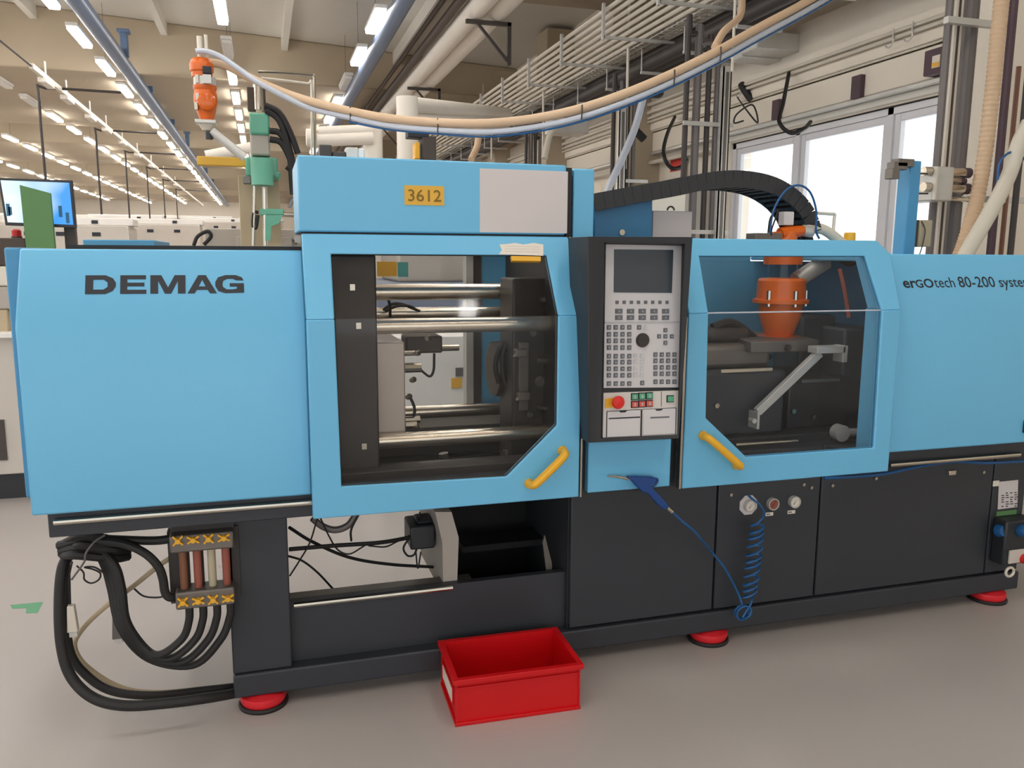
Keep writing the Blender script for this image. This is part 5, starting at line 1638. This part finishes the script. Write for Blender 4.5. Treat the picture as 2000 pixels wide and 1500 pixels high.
# ------------------------------------------------------------------ far left work place
t = thing('work_cabinet', 'cream work cabinet on a dark plinth at the left edge', 'cabinet', (-1.9, 5.9, 0))
MB().box(-2.9, -.85, 5.55, 6.3, .16, 1.0).build('cabinet_body', 'cabinet_white', t, bevel=.006)
MB().box(-2.9, -.86, 5.58, 6.3, 0, .16).build('plinth', 'black_plastic', t)
MB().box(-2.95, -.84, 5.5, 6.32, 1.0, 1.03).build('worktop', 'housing_white', t, bevel=.004)
a, b = P(-6, 900, Y=5.54), P(7, 820, Y=5.54)
MB().box(a.x, b.x, 5.54, 5.55, a.z, b.z).build('vent_grille', 'bracket', t)
for k, (y0, y1, m, lab, nm, x1) in enumerate(((652, 682, 'black_plastic', 'black tray on the cream work cabinet', 'tray', 16), (605, 650, 'tan', 'beige carton on the black tray at the left edge', 'carton', 12), (560, 603, 'machine_grey', 'grey drawer unit at the left edge', 'drawer_unit', 20), (520, 558, 'pipe_light', 'pale slotted box under the dark shelf', 'box', 22), (465, 518, 'brown_dark', 'dark brown shelf box below the screen', 'shelf_box', 48))):
    a, b = P(-40, y1, Y=5.6), P(x1, y0, Y=5.6)
    z0 = 1.03 if k == 0 else a.z
    z1_ = b.z
    tag(MB().box(a.x - .3, b.x, 5.62, 6.0, (1.032 if k == 0 else prev + .002), z1_).build(nm, m, bevel=.008), lab, 'box')
    prev = z1_
# screen on an arm
t = thing('monitor', 'flat screen showing a bright blue sky picture at the left edge', 'monitor', P(74, 440, Y=5.2))
q = [P(x, y, Y=5.64) for x, y in ((-4, 347), (140, 352), (148, 445), (10, 440))]
MB().prism([v + V(0, .004, 0) for v in q], (0, .04, 0)).build('screen_body', 'black_plastic', t, bevel=.003)
q = [P(x, y, Y=5.64) for x, y in ((1, 352), (135, 357), (143, 439), (15, 434))]
m = bpy.data.materials.new('sky_picture')
m.use_nodes = True
nt = m.node_tree
b_ = nt.nodes['Principled BSDF']
tc = nt.nodes.new('ShaderNodeTexCoord')
nz = nt.nodes.new('ShaderNodeTexNoise')
nz.inputs['Scale'].default_value = 3.2
mp = nt.nodes.new('ShaderNodeMapping')
mp.inputs['Location'].default_value = (.35, 0, .1)
nt.links.new(tc.outputs['Object'], mp.inputs['Vector'])
nt.links.new(mp.outputs[0], nz.inputs['Vector'])
sp = nt.nodes.new('ShaderNodeSeparateXYZ')
nt.links.new(tc.outputs['Generated'], sp.inputs[0])
ad = nt.nodes.new('ShaderNodeMath')
ad.operation = 'MULTIPLY_ADD'
ad.inputs[1].default_value = .55
nt.links.new(sp.outputs['X'], ad.inputs[0])
nt.links.new(nz.outputs['Fac'], ad.inputs[2])
rp = nt.nodes.new('ShaderNodeValToRGB')
rp.color_ramp.elements[0].position = .55
rp.color_ramp.elements[0].color = lin((225, 246, 252)) + (1,)
rp.color_ramp.elements[1].position = 1.0
rp.color_ramp.elements[1].color = lin((60, 150, 236)) + (1,)
nt.links.new(ad.outputs[0], rp.inputs[0])
b_.inputs['Base Color'].default_value = (.02, .02, .02, 1)
nt.links.new(rp.outputs[0], b_.inputs['Emission Color'])
b_.inputs['Emission Strength'].default_value = .95
_mats['sky_picture'] = m
sc_ = MB().prism(q, (0, .006, 0)).build('picture', 'sky_picture', t)
for (x, y0, y1) in ((16, 398, 422), (20, 404, 420), (118, 402, 424), (132, 415, 436)):
    a, b = P(x - 2.5, y1, Y=5.638), P(x + 2.5, y0, Y=5.638)
    MB().box(a.x, b.x, 5.636, 5.639, a.z, b.z).build('picture_mark', 'blue_deep', sc_)
MB().box(-1.17, -1.11, 5.72, 5.78, 1.03, 1.85).build('monitor_pole', 'bracket', t)
# green board leaning before it
q = [P(x, y, Y=4.2) for x, y in ((38, 361), (98, 377), (110, 500), (55, 500))]
q = [P(x, y, Y=5.58) for x, y in ((38, 361), (98, 377), (110, 500), (55, 500))]
q[2].z = q[3].z = 1.031
tag(MB().prism(q, (0, .03, 0)).build('green_board', 'dull_green', bevel=.002), 'tall matt green board standing before the screen', 'board')
t = thing('signal_lamp', 'small red signal lamp left of the green board', 'lamp', P(33, 470, Y=5.75))
a = P(33, 465, Y=5.75)
a.z = prev
MB().lathe([(0, 0), (.03, 0), (.03, .012), (0, .012)], a, 16).build('lamp_base', 'bracket', t)
MB().lathe([(0, .012), (.026, .012), (.027, .045), (.018, .055), (0, .055)], a, 16).build('lamp_dome', 'red', t)
# cabinet and wall seen through the mould space
t = thing('white_cabinet', 'white cabinet with a yellow sticker seen through the mould window', 'cabinet', (1.25, 4.9, 0))
MB().box(.62, 2.2, 4.8, 5.3, .06, 1.02).build('cabinet_body', 'housing_white', t, bevel=.006)
MB().box(.64, 2.18, 4.82, 5.3, 0, .06).build('plinth', 'bracket', t)
a, b = P(882, 758, Y=4.795), P(902, 738, Y=4.795)
MB().box(a.x, b.x, 4.79, 4.80, a.z, b.z).build('sticker', 'yellow_plate', t)
a, b = P(890, 735, Y=4.795), P(908, 718, Y=4.795)
MB().box(a.x, b.x, 4.79, 4.80, a.z, b.z).build('sticker', 'pipe_grey', t)

t = thing('grey_blue_machine', 'grey blue machine body seen through the upper part of the mould window', 'machine', (1.6, 6.2, 0))
MB().box(.75, 2.9, 5.9, 7.2, .1, 1.30).build('machine_body', 'machine_bluegrey', t, bevel=.02)
MB().box(.8, 2.85, 5.95, 7.15, 0, .1).build('plinth', 'bracket', t)
MB().box(.95, 1.75, 6.1, 7.0, 1.30, 1.52).build('top_cover', 'machine_grey', t, bevel=.02)
MB().box(1.95, 2.6, 6.1, 7.0, 1.30, 1.47).build('drive_box', 'bracket', t, bevel=.02)
a, b = P(856, 655, Y=5.89), P(905, 632, Y=5.89)
MB().box(a.x, b.x, 5.885, 5.9, a.z, b.z).build('name_plate', 'pipe_light', t)
